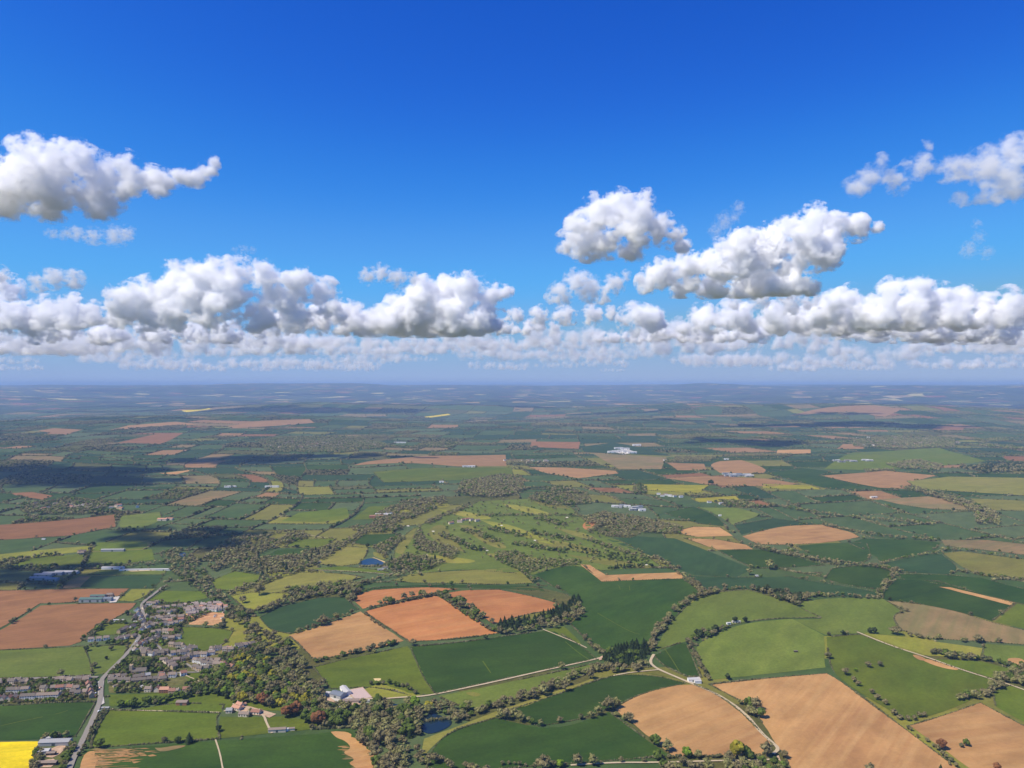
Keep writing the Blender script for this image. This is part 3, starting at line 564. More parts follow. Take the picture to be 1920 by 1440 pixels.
TRB = [(min(p[0] for p in t), min(p[1] for p in t), max(p[0] for p in t), max(p[1] for p in t)) for t in TRACED]
def in_traced(x, y, m=0):
    r = np.zeros(np.shape(x), bool)
    for t, bb in zip(TRACED, TRB):
        k = (x > bb[0]) & (x < bb[2]) & (y > bb[1]) & (y < bb[3])
        if k.any(): r[k] |= inside(t, x[k], y[k])
    return r
KN = ['crop', 'grass', 'grass2', 'olive', 'cropblue', 'scrub', 'dun', 'brown', 'pink', 'yellowgreen']
KW = [20, 30, 16, 6, 14, 8, 5, 2, 2.0, 2.5]
Vs, Fs, Mi, off = [], [], [], 0
CELLKIND = []
for (u0, v0, u1, v1) in CELLS:
    d = (v0+v1)/2; s = max(30, d*.016)
    nu = max(2, int((u1-u0)/s)+1); nv = max(2, int((v1-v0)/s)+1)
    U, W_ = np.meshgrid(np.linspace(u0, u1, nu+1), np.linspace(v0, v1, nv+1)); X, Y = WARP(U, W_)
    Z = HT(X, Y)+lift(X, Y)*.45
    i, j = np.meshgrid(np.arange(nv), np.arange(nu), indexing='ij'); n = nu+1
    F = np.stack([i*n+j, i*n+j+1, (i+1)*n+j+1, (i+1)*n+j], -1).reshape(-1, 4)+off
    Vs.append(np.stack([X, Y, Z], -1).reshape(-1, 3)); Fs.append(F); off += (nu+1)*(nv+1)
    kw = list(KW) if d < 4000 else [18, 20, 10, 3, 22, 20, 7, 2, 2.5, .5]
    if d < 2800: kw = [0, 34, 22, 8, 0, 8, 1, 0, 0, 3]
    k = rb.choices(range(len(KN)), kw)[0]; CELLKIND.append(k); Mi.append(np.full(len(F), k))
me = fastmesh('farmland', np.concatenate(Vs), np.concatenate(Fs), [M[k] for k in KN], np.concatenate(Mi), smooth=True)
o = add('farmland', me, 'structure'); o['row_angle'] = .5
print('cells', len(CELLS), 'fields', len(FIELDS))
# ---------------------------------------------------------------- buildings
WALL = {'ironstone': flatmat('honey ironstone wall', (.52, .38, .23), .12, scale=1.2), 'white': flatmat('white render wall', (.84, .81, .74), .05),
        'brick': flatmat('red brick wall', (.33, .15, .09), .12, scale=1.5), 'buff': flatmat('buff wall', (.72, .60, .44), .1), 'tin': flatmat('grey cladding', (.38, .38, .36), .06),
        'darkwood': flatmat('dark timber cladding', (.07, .05, .04), .1)}
ROOF = {'slate': flatmat('slate roof', (.17, .14, .11), .2, scale=1.5), 'brown': flatmat('brown tile roof', (.26, .20, .15), .2, scale=1.5), 'red': flatmat('red tile roof', (.30, .15, .10), .2, scale=1.5),
        'grey': flatmat('grey sheet roof', (.33, .32, .30), .08), 'light': flatmat('white sheet roof', (.46, .44, .40), .06), 'green': flatmat('green sheet roof', (.10, .16, .13), .08),
        'blue': flatmat('blue grey sheet roof', (.17, .19, .21), .08), 'orange': flatmat('orange tile roof', (.50, .26, .16), .2, scale=1.5), 'mauve': flatmat('new mauve grey tile roof', (.30, .235, .20), .15, scale=1.5)}
M['glass'] = flatmat('dark window glass', (.03, .035, .045), .05, .25); M['door'] = flatmat('painted door', (.08, .10, .09)); M['frame'] = flatmat('pale window frame', (.7, .68, .62), .04)
BX = {}
def quads(fs): return [tuple(f) for f in fs]
def pm(name, V, F, mat):
    me = bpy.data.meshes.new(name); me.from_pydata([tuple(v) for v in V], [], quads(F)); me.materials.append(mat); return me
def boxv(x0, y0, z0, x1, y1, z1):
    return [(x0,y0,z0),(x1,y0,z0),(x1,y1,z0),(x0,y1,z0),(x0,y0,z1),(x1,y0,z1),(x1,y1,z1),(x0,y1,z1)], [(0,3,2,1),(4,5,6,7),(0,1,5,4),(1,2,6,5),(2,3,7,6),(3,0,4,7)]
def cached(key, fn):
    if key not in BX: BX[key] = fn()
    return BX[key]
def wall_mesh(L, W, h, rise, wk):
    def f():
        V = [(-L/2,-W/2,-1),(L/2,-W/2,-1),(L/2,W/2,-1),(-L/2,W/2,-1),(-L/2,-W/2,h),(L/2,-W/2,h),(L/2,W/2,h),(-L/2,W/2,h),(-L/2,0,h+rise),(L/2,0,h+rise)]
        return pm('wall', V, [(0,1,5,4),(2,3,7,6),(1,2,6,9,5),(3,0,4,8,7),(0,3,2,1)], WALL[wk])
    return cached(('w', L, W, h, rise, wk), f)
def roof_mesh(L, W, h, rise, rk, e=.35, t=.22):
    def f():
        a, b_ = L/2+e, W/2+e; z = h-rise*e/(W/2)+.03; zr = h+rise+.03
        V = [(-a,-b_,z),(a,-b_,z),(a,0,zr),(-a,0,zr),(a,b_,z),(-a,b_,z)]; V += [(x, y, zz+t) for x, y, zz in V]
        F = [(6,7,8,9),(9,8,10,11),(0,3,2,1),(3,5,4,2),(0,1,7,6),(4,5,11,10),(1,2,8,7),(2,4,10,8),(3,0,6,9),(5,3,9,11)]
        return pm('roof', V, F, ROOF[rk])
    return cached(('r', L, W, h, rise, rk), f)
def chim_mesh(h, wk):
    def f():
        V, F = boxv(-.45, -.4, 0, .45, .4, h); V2, F2 = boxv(-.15, -.15, h, .15, .15, h+.4); return pm('chimney', V+V2, F+[tuple(i+8 for i in q) for q in F2], WALL[wk])
    return cached(('c', h, wk), f)
def win_mesh(w, h):
    def f():
        V, F = boxv(-w/2, -.03, 0, w/2, .05, h); return pm('window', V, F, M['glass'])
    return cached(('win', w, h), f)
def door_mesh(w, h):
    def f():
        V, F = boxv(-w/2, -.04, 0, w/2, .06, h); return pm('door', V, F, M['door'])
    return cached(('d', w, h), f)
HOUSES = []
def house(px, py, ang, label, group, L=10., W=7., h=4.8, rise=2.8, wall='ironstone', roof='brown', ext=True, windows=True, world=None, name='house', cat='house'):
    x, y = world or P(px, py)
    for (x2, y2, r2) in HOUSES:
        if world is None and abs(x-x2) < 1e-3 and abs(y-y2) < 1e-3: return None
    HOUSES.append((x, y, L)); z = hz(x, y)+lift(x, y)
    o = add(name, None, label=label, cat=cat, group=group, loc=(x, y, z), rz=radians(ang))
    add('wall', wall_mesh(L, W, h, rise, wall), parent=o)
    r = add('roof', roof_mesh(L, W, h, rise, roof), parent=o)
    for s in ((-1, 1) if L > 9 else (1,)): add('chimney', chim_mesh(1.6, 'brick' if wall != 'buff' else 'buff'), parent=r, loc=(s*(L/2-.6), 0, h+rise-.5))
    if windows:
        for sgn in (-1, 1):
            for k in range(int(L//3.2)):
                xx = -L/2+L*(k+.5)/int(L//3.2)
                for zz in (.9, h-1.6):
                    if sgn == -1 and zz == .9 and k == 1: add('door', door_mesh(1.1, 2.1), parent=o, loc=(xx, -W/2, 0)); continue
                    w_ = add('window', win_mesh(1.2, 1.15), parent=o, loc=(xx, sgn*W/2, zz), rz=0 if sgn == -1 else pi)
    if ext:
        e = add('lean_to', wall_mesh(4., 4., 2.5, 1.2, wall), parent=o, loc=(L/2-2.2, W/2+1.9, 0), rz=pi/2); add('roof', roof_mesh(4., 4., 2.5, 1.2, roof), parent=e)
    return o
rg = random.Random(31)
def barn(px, py, L, W, h, ang, wall, roof, label, rise=None, doors=1, name='barn', cat='barn', group=None):
    x, y = P(px, py); rise = rise or W*.16; o = add(name, None, label=label, cat=cat, group=group, loc=(x, y, hz(x, y)+lift(x, y)), rz=radians(ang))
    add('wall', wall_mesh(L, W, h, rise, wall), parent=o); add('roof', roof_mesh(L, W, h, rise, roof), parent=o)
    for k in range(doors):
        add('door', door_mesh(min(4, W*.4), h*.75), parent=o, loc=(-L/2+L*(k+.5)/doors, -W/2, 0))
    return o
def cut(s):
    if len(s.split()) > 16: print('LONG', s)
    return s
def hrow(p0, p1, n, label, ang_off=0, walls=('ironstone',), roofs=('brown',), L=(7.5, 10.5), wob=5., h=4.8, ang=None, W=7.):
    a, b_ = P(*p0), P(*p1); base = math.degrees(atan2(b_[1]-a[1], b_[0]-a[0]))+ang_off if ang is None else ang
    n = n+n//2 if wob > 4 else n
    for i in range(n):
        t = (i+.5)/n; x = a[0]+(b_[0]-a[0])*t+rg.uniform(-wob, wob); y = a[1]+(b_[1]-a[1])*t+rg.uniform(-wob, wob)
        wl, rf = rg.choice(walls), rg.choice(roofs)
        WN = {'ironstone': 'stone', 'white': 'white walled', 'brick': 'brick', 'buff': 'buff', 'tin': 'grey clad', 'darkwood': 'dark'}[wl]; RN = {'slate': 'slate', 'brown': 'brown', 'red': 'red', 'grey': 'grey', 'light': 'white', 'green': 'green', 'blue': 'blue grey', 'orange': 'orange', 'mauve': 'mauve grey'}[rf]
        house(0, 0, base+(rg.uniform(-24, 24) if wob > 4 else rg.uniform(-4, 4)), cut(f'{WN} house with {RN} roof {label}'), f'{WN} {RN} roofed houses {label}', L=rg.choice((L[0], (L[0]+L[1])/2, L[1])), W=W, h=h, wall=wl, roof=rf, ext=rg.random() < .4, world=(x, y))
S3 = ('ironstone', 'buff', 'white')
hrow((2,1284),(62,1281),4, 'in the back row of the terraces at the left edge', walls=('ironstone','buff'), roofs=('brown','slate'))
hrow((100,1280),(172,1277),5, 'in the back row beside the road junction', walls=('ironstone','buff'), roofs=('brown','slate'))
hrow((18,1299),(52,1297),2, 'in the middle row of the left terraces', walls=('white',), roofs=('brown','slate'), L=(15,18), wob=1)
hrow((72,1296),(150,1293),5, 'in the middle of the left terraces', walls=S3, roofs=('brown','slate','red'))
hrow((42,1311),(108,1308),3, 'in the long front row by the green field', walls=('white',), roofs=('brown','slate'), L=(20,20), wob=.6)
hrow((-20,1316),(32,1313),5, 'in the gabled far left row', walls=('brick','buff'), roofs=('brown','red'), L=(9,9), ang_off=90, wob=1)
hrow((166,1284),(173,1312),4, 'on the road side facing the junction', walls=('brick','ironstone'), roofs=('red','brown'), wob=1)
hrow((112,1305),(160,1303),3, 'near the road end of the left terraces', walls=S3, roofs=('brown','slate'))
hrow((206,1280),(242,1280),3, 'in the lower terrace right of the junction', walls=('ironstone','buff'), roofs=('slate',), L=(13,15), wob=1)
hrow((208,1273),(236,1272),2, 'behind the lower terrace right of the junction', walls=('ironstone',), roofs=('slate','brown'))
hrow((250,1281),(282,1278),3, 'in the long slate block', walls=('buff','ironstone'), roofs=('slate',), L=(14,14), wob=1)
hrow((254,1274),(278,1271),2, 'behind the long slate block', walls=('ironstone',), roofs=('slate','grey'), L=(14,16), wob=1)
hrow((290,1280),(312,1277),2, 'right of the slate block', walls=('ironstone','buff'), roofs=('slate','brown'))
hrow((294,1272),(340,1268),4, 'in the curved row above the lime green lawn', walls=S3, roofs=('brown','slate','red'))
hrow((272,1297),(284,1297),1, 'alone at the left of the small front group', walls=('buff',), roofs=('brown',), wob=0)
hrow((290,1297),(300,1297),1, 'with a tall gable in the small front group', walls=('buff',), roofs=('red',), ang_off=90, wob=0)
house(309, 1298, 2, 'bright orange roofed house in the small front group', None, L=13, W=9, wall='brick', roof='orange')
hrow((320,1299),(345,1300),2, 'at the right end of the small front group', walls=('ironstone','buff'), roofs=('brown','red'))
hrow((252,1222),(276,1226),3, 'on the green side of the upper street', walls=S3, roofs=('brown','slate'))
hrow((270,1228),(294,1228),3, 'facing the green triangle field', walls=('ironstone','white'), roofs=('brown','slate'))
hrow((300,1228),(314,1226),2, 'beside the tall dark garden trees', walls=('ironstone',), roofs=('slate',))
hrow((322,1229),(356,1225),4, 'in the pale row under the village meadow', walls=('white','buff'), roofs=('brown','slate'), wob=2)
hrow((318,1214),(350,1213),3, 'at the lower edge of the village meadow', walls=('ironstone','buff'), roofs=('brown','slate'))
hrow((308,1240),(326,1256),4, 'along the lane past the tall trees', walls=('ironstone','buff'), roofs=('slate','brown'), ang_off=90)
hrow((212,1205),(248,1196),4, 'left of the upper village street', walls=S3, roofs=('slate','brown'))
hrow((228,1187),(256,1176),4, 'above the left side of the upper street', walls=('ironstone','white'), roofs=('slate','brown'))
hrow((165,1203),(205,1200),3, 'in the pale garden strip beside the brown field', walls=('buff','white'), roofs=('brown',), wob=1)
hrow((262,1214),(276,1202),3, 'on the right of the street by the red roof', walls=S3, roofs=('red','brown'))
hrow((282,1206),(300,1196),3, 'behind the right side of the upper street', walls=S3, roofs=('brown','slate'))
hrow((285,1190),(330,1186),4, 'in the middle of the upper village', walls=S3, roofs=('red','brown','slate'))
hrow((272,1178),(330,1172),5, 'across the centre of the upper village', walls=('white','ironstone','buff'), roofs=('brown','slate'))
hrow((250,1165),(266,1152),3, 'at the left top of the village', walls=('ironstone','white'), roofs=('slate','brown'))
hrow((258,1148),(275,1141),2, 'where the village road leaves at the top', walls=('white','buff'), roofs=('slate',))
hrow((280,1162),(340,1160),5, 'below the top row of the village', walls=S3, roofs=('brown','slate'))
hrow((290,1143),(345,1140),5, 'in the top row of the village', walls=('white','white','ironstone'), roofs=('slate','brown'))
hrow((295,1151),(330,1150),3, 'just under the top row of the village', walls=('white','buff'), roofs=('slate',))
hrow((348,1137),(415,1136),7, 'in the new estate back row', walls=('buff','brick'), roofs=('mauve',), wob=6)
hrow((345,1144),(410,1143),6, 'in the new estate row above the orange soil', walls=('buff','brick'), roofs=('mauve','brown'), wob=7)
hrow((350,1155),(372,1153),2, 'half built on the orange building soil', walls=('buff',), roofs=('mauve',))
hrow((355,1232),(398,1228),4, 'in the white walled east group', walls=('white','white','buff'), roofs=('slate','brown'))
hrow((360,1243),(408,1244),4, 'in the lower east group', walls=('white','ironstone'), roofs=('slate','brown'))
hrow((365,1255),(395,1258),3, 'at the bottom of the east group', walls=('buff','ironstone'), roofs=('slate',))
hrow((416,1246),(432,1258),2, 'under the dark trees of the east group', walls=('white','buff'), roofs=('red','brown'))
hrow((418,1222),(436,1221),2, 'at the orange walled end by the tree belt', walls=('buff',), roofs=('orange','brown'))
hrow((440,1216),(478,1211),4, 'in the white group against the tree belt', walls=('white',), roofs=('slate','brown'))
hrow((375,1141),(422,1140),5, 'in the middle of the new estate', walls=('buff','brick'), roofs=('mauve','orange'), wob=7)
hrow((268,1186),(280,1172),3, 'beside the street in the upper village', walls=S3, roofs=('brown','slate'), wob=5)
hrow((300,1168),(340,1166),3, 'between the rows left of the orange soil', walls=('white','buff'), roofs=('brown','red'), wob=6)
hrow((308,1200),(332,1198),3, 'at the upper left corner of the village meadow', walls=S3, roofs=('brown','slate'), wob=5)
hrow((330,1240),(360,1236),3, 'between the pale row and the east group', walls=S3, roofs=('slate','brown'), wob=5)
hrow((345,1148),(375,1147),4, 'at the left of the building site', walls=('white','buff'), roofs=('brown','mauve'), wob=6)
hrow((385,1146),(422,1145),4, 'at the right end of the new estate', walls=('buff','white'), roofs=('mauve',), wob=6)
hrow((262,1170),(272,1158),3, 'beside the road in the upper village', walls=('white','buff'), roofs=('brown','slate'), wob=6)
hrow((278,1135),(300,1134),3, 'on the top edge of the village', walls=('white','buff'), roofs=('slate','brown'), wob=6)
hrow((345,1220),(366,1219),3, 'below the village meadow', walls=('white','buff'), roofs=('slate','brown'), wob=5)
hrow((383,1250),(425,1250),4, 'between the rows of the east group', walls=('white','buff'), roofs=('slate','brown'), wob=6)
hrow((392,1222),(425,1219),3, 'between the east group and the orange walled end', walls=('white','buff'), roofs=('slate','brown'), wob=5)
# garden sheds and glasshouses
for i in range(46):
    px, py = rg.choice(((rg.uniform(5,170), rg.uniform(1284,1306)), (rg.uniform(262,335), rg.uniform(1140,1225)), (rg.uniform(345,420), rg.uniform(1138,1165)), (rg.uniform(215,330), rg.uniform(1268,1296)), (rg.uniform(355,470), rg.uniform(1222,1255))))
    x, y = P(px, py)
    if any(abs(x-a) < 9 and abs(y-b_) < 8 for a, b_, _ in HOUSES): continue
    k = rg.choice(('light','grey','brown','light')); nm = {'light': 'white', 'grey': 'grey', 'brown': 'brown'}[k]
    barn(px, py, rg.choice((4., 6.)), 3., 2.2, rg.uniform(0, 90), 'buff' if k == 'brown' else 'white', k, nm+' roofed garden shed among the village houses', doors=1, name='garden_shed', cat='shed', group=nm+' garden sheds of the village')
# church
def church():
    x, y = P(262, 1264); o = add('church', None, label='small stone church with a square tower above the slate block', cat='church', loc=(x, y, hz(x, y)), rz=radians(10))
    add('nave', wall_mesh(20., 9., 6., 4., 'ironstone'), parent=o); add('roof', roof_mesh(20., 9., 6., 4., 'slate'), parent=o)
    V, F = boxv(-14.5, -3, -1, -10.05, 3, 15); t = add('tower', pm('tower', V, F, WALL['ironstone']), parent=o)
    V, F = [], []
    for i, (a, b_) in enumerate(((-14.5,-3),(-14.5,2.2),(-10.85,-3),(-10.85,2.2))):
        v, f = boxv(a, b_, 15, a+.8, b_+.8, 16.3); F += [tuple(q+8*i for q in z) for z in f]; V += v
    add('battlement', pm('battlement', V, F, WALL['ironstone']), parent=t)
    for s in (-1, 1):
        for k in range(4): add('window', win_mesh(1.1, 3), parent=o, loc=(-6+4*k, s*4.5, 1.6), rz=0 if s < 0 else pi)
church()
B = barn
# farm with the arena
B(634,1307,20,14,5,-28,'tin','blue','dark roofed barn with an open front at the arena farm'); B(621,1304,16,7,3.4,-15,'white','light','white roofed shed at the left of the arena farm')
B(648,1298,26,9,4,-60,'white','light','long white roofed stable between barn and arena'); B(658,1318,22,8,4,4,'buff','brown','low tan stable block below the arena'); B(607,1309,6,3,3,-70,'white','light','small white shed left of the arena farm',doors=0)
B(642,1330,9,4,3,0,'white','light','white horse lorry shaped shed by the farm drive',doors=0); B(685,1317,12,3,2.6,4,'white','light','white mobile shelter under the arena edge',doors=0)
# sheds by the yellow field
B(104,1396,36,11,4.5,4,'tin','grey','long grey roofed shed by the yellow field'); B(82,1413,14,8,4,6,'tin','light','small pale roofed shed by the yellow field'); B(96,1416,10,5,3,6,'darkwood','brown','low dark shed beside the small pale one'); B(82,1434,30,6,3,3,'darkwood','brown','long low dark shed at the bottom left',doors=2)
B(92,1388,8,5,3.4,20,'white','light','white end shed behind the long grey one',doors=0)
# pink roofed farmhouses
for px, py, L_, a_, rf, lb in ((444,1331,13,-25,'orange','pink roofed farmhouse at the left of its group'), (458,1343,14,-6,'brown','long low farmhouse at the front of its group'), (480,1339,12,-10,'red','farmhouse at the right end of its group'), (450,1325,10,-30,'orange','upper pink roofed farmhouse'), (430,1336,8,5,'grey','small pale garage left of the farmhouses')):
    house(px, py, a_, lb, None, L=float(L_), W=7., h=3.6, rise=2.4, wall='buff', roof=rf)
B(342,1321,15,9,4,0,'brick','brown','brown roofed shed on the meadow edge below the village'); B(198,1331,10,4,3,2,'tin','grey','grey shed beside the road at the meadow corner',doors=0)
B(520,1372,22,7,3.6,8,'buff','brown','long low house at the end of the farm lane'); B(535,1371,8,4,3,8,'white','light','white shed right of the long low house',doors=0); B(546,1370,9,4,3,8,'buff','brown','small shed by the hedge right of the white shed',doors=0)
# green roofed farm and left fields
B(172,1128,46,15,6,3,'tin','green','long green roofed barn between the red brown fields',doors=3); B(201,1127,20,13,6,3,'tin','blue','blue roofed barn at the right of the green barn'); B(184,1121,30,10,5,3,'tin','green','green roofed barn behind the long one')
house(206,1119,10,'farmhouse behind the green roofed barns',None,L=12.,wall='ironstone',roof='brown')
B(212,1067,52,10,4,2,'white','light','white shed at the left end of the pale strip above the field'); B(272,1070,120,8,3,3,'white','light','very long thin white greenhouse above the strip field',doors=4)
B(212,1034,60,11,5,3,'tin','grey','long grey farm shed on the sunny field')
for px, py in ((150,1037),(153,1040),(157,1037)): house(px, py, rg.uniform(0,90), 'stone house of the small farm above the sunny field', 'houses of the small sunny farm', L=12., wall='ironstone', roof='brown')
for i, (px, py, L_) in enumerate(((82,1081,40),(100,1078,45),(120,1076,40),(75,1087,44),(98,1089,26),(135,1076,30))): B(px, py, L_, 14, 5, 3, 'tin', 'light' if i in (2, 5) else 'grey', 'works shed in the deep cloud shade at the left', group='works sheds in cloud shade', doors=2)
for px, py, lb in ((203,1162,'left'),(241,1165,'right')): B(px+20, py+3, 20, 4, 2.6, 3, 'white', 'light', lb+' white poly tunnel on the village edge', doors=0)
B(62+20, 1012, 10, 4, 3, 0, 'white', 'light', 'tiny white shed on the left shaded field', doors=0)
# middle distance
B(1299,1278,15,8,4,3,'white','light','white roofed barn beside the curved track'); B(1308,1281,10,6,3.4,3,'white','light','small white lean shed right of the curved track barn',doors=0)
B(1366,1171,7,5,3,10,'white','light','white shed on the light pasture'); B(1380,1168,15,5,3,3,'buff','light','long pale shelter on the light pasture',doors=3); B(1419,1082,6,5,3.5,0,'white','light','tiny white shed on the dark field',doors=0)
B(1492,1223,6,3,2,0,'darkwood','slate','tiny black shelter on the fenced pasture',doors=0)
B(590,1057,16,7,3.6,10,'ironstone','brown','small stone barn by the diagonal lane'); B(597,1056,10,6,3.6,40,'buff','brown','second stone barn by the diagonal lane')
B(722,1067,14,8,4,5,'white','slate','white walled house right of the pond',name='house',cat='house'); B(712,1070,10,6,3,5,'tin','grey','grey shed right of the pond')
B(482,1074,8,6,3.5,20,'buff','light','tiny pale hut in the thicket',doors=0)
B(718,968,50,18,6,2,'tin','light','white shed of the timber yard'); B(706,971,45,16,6,2,'brick','red','red roofed shed of the timber yard'); B(728,966,30,14,6,2,'tin','blue','blue grey shed of the timber yard')
for i, (px, py) in enumerate(((868,977),(862,980),(876,976),(884,977),(846,983),(895,978))): house(px, py, rg.uniform(-20,60), 'red brown house of the golf course hamlet', 'houses of the golf hamlet', L=16., wall='buff', roof=('red','brown')[i%2], windows=False)
for i, (px, py) in enumerate(((1153,951),(1160,952),(1168,950),(1176,951),(1190,953),(1196,956),(1204,958),(1186,957),(1199,952))): B(px, py, 24, 14, 5, rg.uniform(-20,20), ('white','tin','tin')[i%3], ('light','grey','blue')[i%3], 'grey and white shed of the hamlet behind the grey wood', group='sheds of the hamlet', doors=1)
for i, (px, py) in enumerate(((1235,928),(1248,929),(1256,931),(1265,932),(1277,933),(1330,943),(1352,946),(1242,931))): house(px, py, rg.uniform(-30,30), 'white house of the hamlet under the yellow field', 'white houses under the yellow field', L=16., wall='white', roof=('grey','brown')[i%2], windows=False)
for i, (px, py) in enumerate(((1362,890),(1372,892),(1382,891),(1392,893),(1400,892),(1376,894),(1366,893),(1405,894))): B(px, py, 40, 18, 6, 5, 'tin', ('blue','light','blue')[i%3], 'shed of the blue roofed farm on the pink field', group='sheds of the blue roofed farm', doors=2)
for i, (px, py) in enumerate(((1148,849),(1156,848),(1166,847),(1176,849),(1185,850),(1172,843),(1194,836),(1160,842))): B(px, py, 60, 24, 8, 5, 'white', ('light','grey')[i%2], 'pale shed of the distant industrial farm', group='pale sheds of the distant farm', doors=2)
for i, (px, py) in enumerate(((1568,865),(1578,867),(1590,865),(1600,866),(1622,864),(1630,865))): B(px, py, 40, 18, 6, 5, 'tin', ('light','slate','brown','grey','light','light')[i], 'shed of the far right farm below the village', group='sheds of the far right farm', doors=1)
B(1638,934,26,12,5,10,'buff','light','pale barn on the slope left of the grey belt'); B(1247,864,20,10,5,0,'white','light','white house at the corner of the pink fields'); B(1362,862,26,12,5,0,'white','light','white shed on top of the pink field')
B(882,876,50,16,6,0,'white','light','white shed below the long pink field'); B(872,876,30,14,6,0,'white','grey','grey roofed shed below the long pink field'); B(828,905,20,12,5,0,'white','light','white house behind the golf woods')
B(432,914,50,14,5,2,'white','light','white shed at the shaded orange field'); B(510,914,60,14,5,2,'white','light','long white shed at the left of the lane'); B(305,976,30,16,5,0,'buff','orange','orange roofed farm on the left field'); B(318,975,22,12,5,0,'buff','orange','second orange roofed barn on the left field')
B(604,829,40,16,6,0,'white','light','bright shed at the edge of the distant town'); B(750,831,90,18,6,0,'white','light','long pale shed right of the distant town'); B(1350,968,9,7,4,0,'white','light','tiny white shed by the diagonal hedge',doors=0)
FARH = {}
def scatter(cx, cy, wx, wy, n, lab, grp, L):
    """houses of far villages, a pixel or two each: gathered into one object"""
    for i in range(n):
        x, y = P(rg.gauss(cx, wx), cy+rg.uniform(-wy, wy)); z = hz(x, y)+lift(x, y); a = rg.uniform(0, 3.14); W, hh, ri = L*.6, 5., L*.2
        HOUSES.append((x, y, L)); ca, sa = cos(a), sin(a)
        for key, V, F in ((rg.choice(('white','buff','ironstone')), [(-L/2,-W/2,-1),(L/2,-W/2,-1),(L/2,W/2,-1),(-L/2,W/2,-1),(-L/2,-W/2,hh),(L/2,-W/2,hh),(L/2,W/2,hh),(-L/2,W/2,hh),(-L/2,0,hh+ri),(L/2,0,hh+ri)], [(0,1,5,4),(2,3,7,6),(1,2,6,9,5),(3,0,4,8,7)]),
                          ('r'+rg.choice(('brown','slate','red','slate')), [(-L/2-.4,-W/2-.4,hh),(L/2+.4,-W/2-.4,hh),(L/2+.4,0,hh+ri+.3),(-L/2-.4,0,hh+ri+.3),(L/2+.4,W/2+.4,hh),(-L/2-.4,W/2+.4,hh)], [(0,1,2,3),(3,2,4,5)])):
            vs, fs = FARH.setdefault(key, ([], [])); o = len(vs); vs += [(x+vx*ca-vy*sa, y+vx*sa+vy*ca, z+vz) for vx, vy, vz in V]; fs += [tuple(q+o for q in f) for f in F]
def far_houses():
    V, F, MI, mats = [], [], [], []
    for k, (vs, fs) in FARH.items():
        o = len(V); V += vs; F += [tuple(q+o for q in f) for f in fs]; MI += [len(mats)]*len(fs); mats.append(ROOF[k[1:]] if k[0] == 'r' else WALL[k])
    me = bpy.data.meshes.new('distant_houses'); me.from_pydata(V, [], F)
    for m in mats: me.materials.append(m)
    me.polygons.foreach_set('material_index', MI); add('distant_houses', me, 'stuff', label='small houses of the far villages and towns', cat='houses')
scatter(150, 951, 42, 5, 30, 'house of the tree filled left village', 'houses of the left village', 16.)
scatter(610, 834, 50, 6, 46, 'house of the distant town left of centre', 'houses of the distant town', 22.)
scatter(1700, 828, 50, 8, 40, 'house of the distant village on the right', 'houses of the right village', 22.)
scatter(990, 866, 25, 2, 12, 'house of the distant hamlet by the straight road', 'houses of the straight road hamlet', 20.)
far_houses()
# parked cars on the wide road
CARP = {'white': (.75,.75,.74), 'silver': (.45,.46,.47), 'dark': (.03,.03,.04), 'blue': (.04,.08,.22), 'red': (.35,.03,.03)}
CPM = {}
for k, c in CARP.items():
    m, nt_, b_ = newmat(k+' car paint'); b_.inputs['Base Color'].default_value = (*c, 1); b_.inputs['Roughness'].default_value = .3; b_.inputs['Specular IOR Level'].default_value = .5; CPM[k] = m
M['tyre'] = flatmat('tyre rubber', (.02, .02, .02))
def hull(name, prof, w0, w1, mat):
    """side profile (x,z) lofted across the car's width, narrower at the roof"""
    zmax = max(p[1] for p in prof); V = []
    for s in (-1, 1): V += [(x, s*(w0 if z < zmax*.75 else w1)/2, z) for x, z in prof]
    n = len(prof); F = [tuple(range(n))[::-1], tuple(range(n, 2*n))]+[(i, (i+1) % n, n+(i+1) % n, n+i) for i in range(n)]
    return pm(name, V, F, mat)
WIN_M = hull('windows', [(-1.35,.92),(-.95,1.38),(.35,1.40),(.95,.92)], 1.66, 1.4, M['glass'])
bmw = bmesh.new(); bmesh.ops.create_cone(bmw, cap_ends=True, segments=12, radius1=.32, radius2=.32, depth=.22); bmesh.ops.rotate(bmw, cent=(0,0,0), matrix=__import__('mathutils').Matrix.Rotation(pi/2, 3, 'X'), verts=bmw.verts)
WHM = bpy.data.meshes.new('wheel'); bmw.to_mesh(WHM); WHM.materials.append(M['tyre'])
CBM = {k: hull('body', [(-2.1,.3),(-2.12,.85),(-1.5,.95),(-1.0,1.45),(.35,1.47),(1.0,.95),(1.95,.82),(2.1,.5),(2.08,.3)], 1.75, 1.45, CPM[k]) for k in CARP}
def car(px, py, ang, k, lab):
    x, y = P(px, py); o = add('parked_car', None, label=lab, cat='car', group='cars parked by the village road', loc=(x, y, hz(x, y)+lift(x, y)*3.3), rz=radians(ang))
    add('body', CBM[k], parent=o); add('window', WIN_M, parent=o, loc=(0, 0, .035))
    for sx in (-1.3, 1.3):
        for sy in (-.78, .78): add('wheel', WHM, parent=o, loc=(sx, sy, .32))
for px, py, a_, k, lab in ((181,1283,80,'white','white car at the top of the junction bay'), (181,1289,80,'dark','dark car second from the top of the junction bay'), (180.5,1295,80,'silver','silver car in the middle of the junction bay'),
    (180.5,1302,80,'blue','blue car below the silver car in the bay'), (180,1308,80,'red','red car near the lower end of the bay'), (188,1292,80,'red','red car driving up the middle of the wide road'),
    (186,1336,62,'white','white car on the road below the terraces'), (218,1252,38,'silver','silver car on the road below the green triangle'), (256,1205,60,'white','white car entering the upper street')):
    car(px, py, a_, k, lab)
print('houses', len(HOUSES))
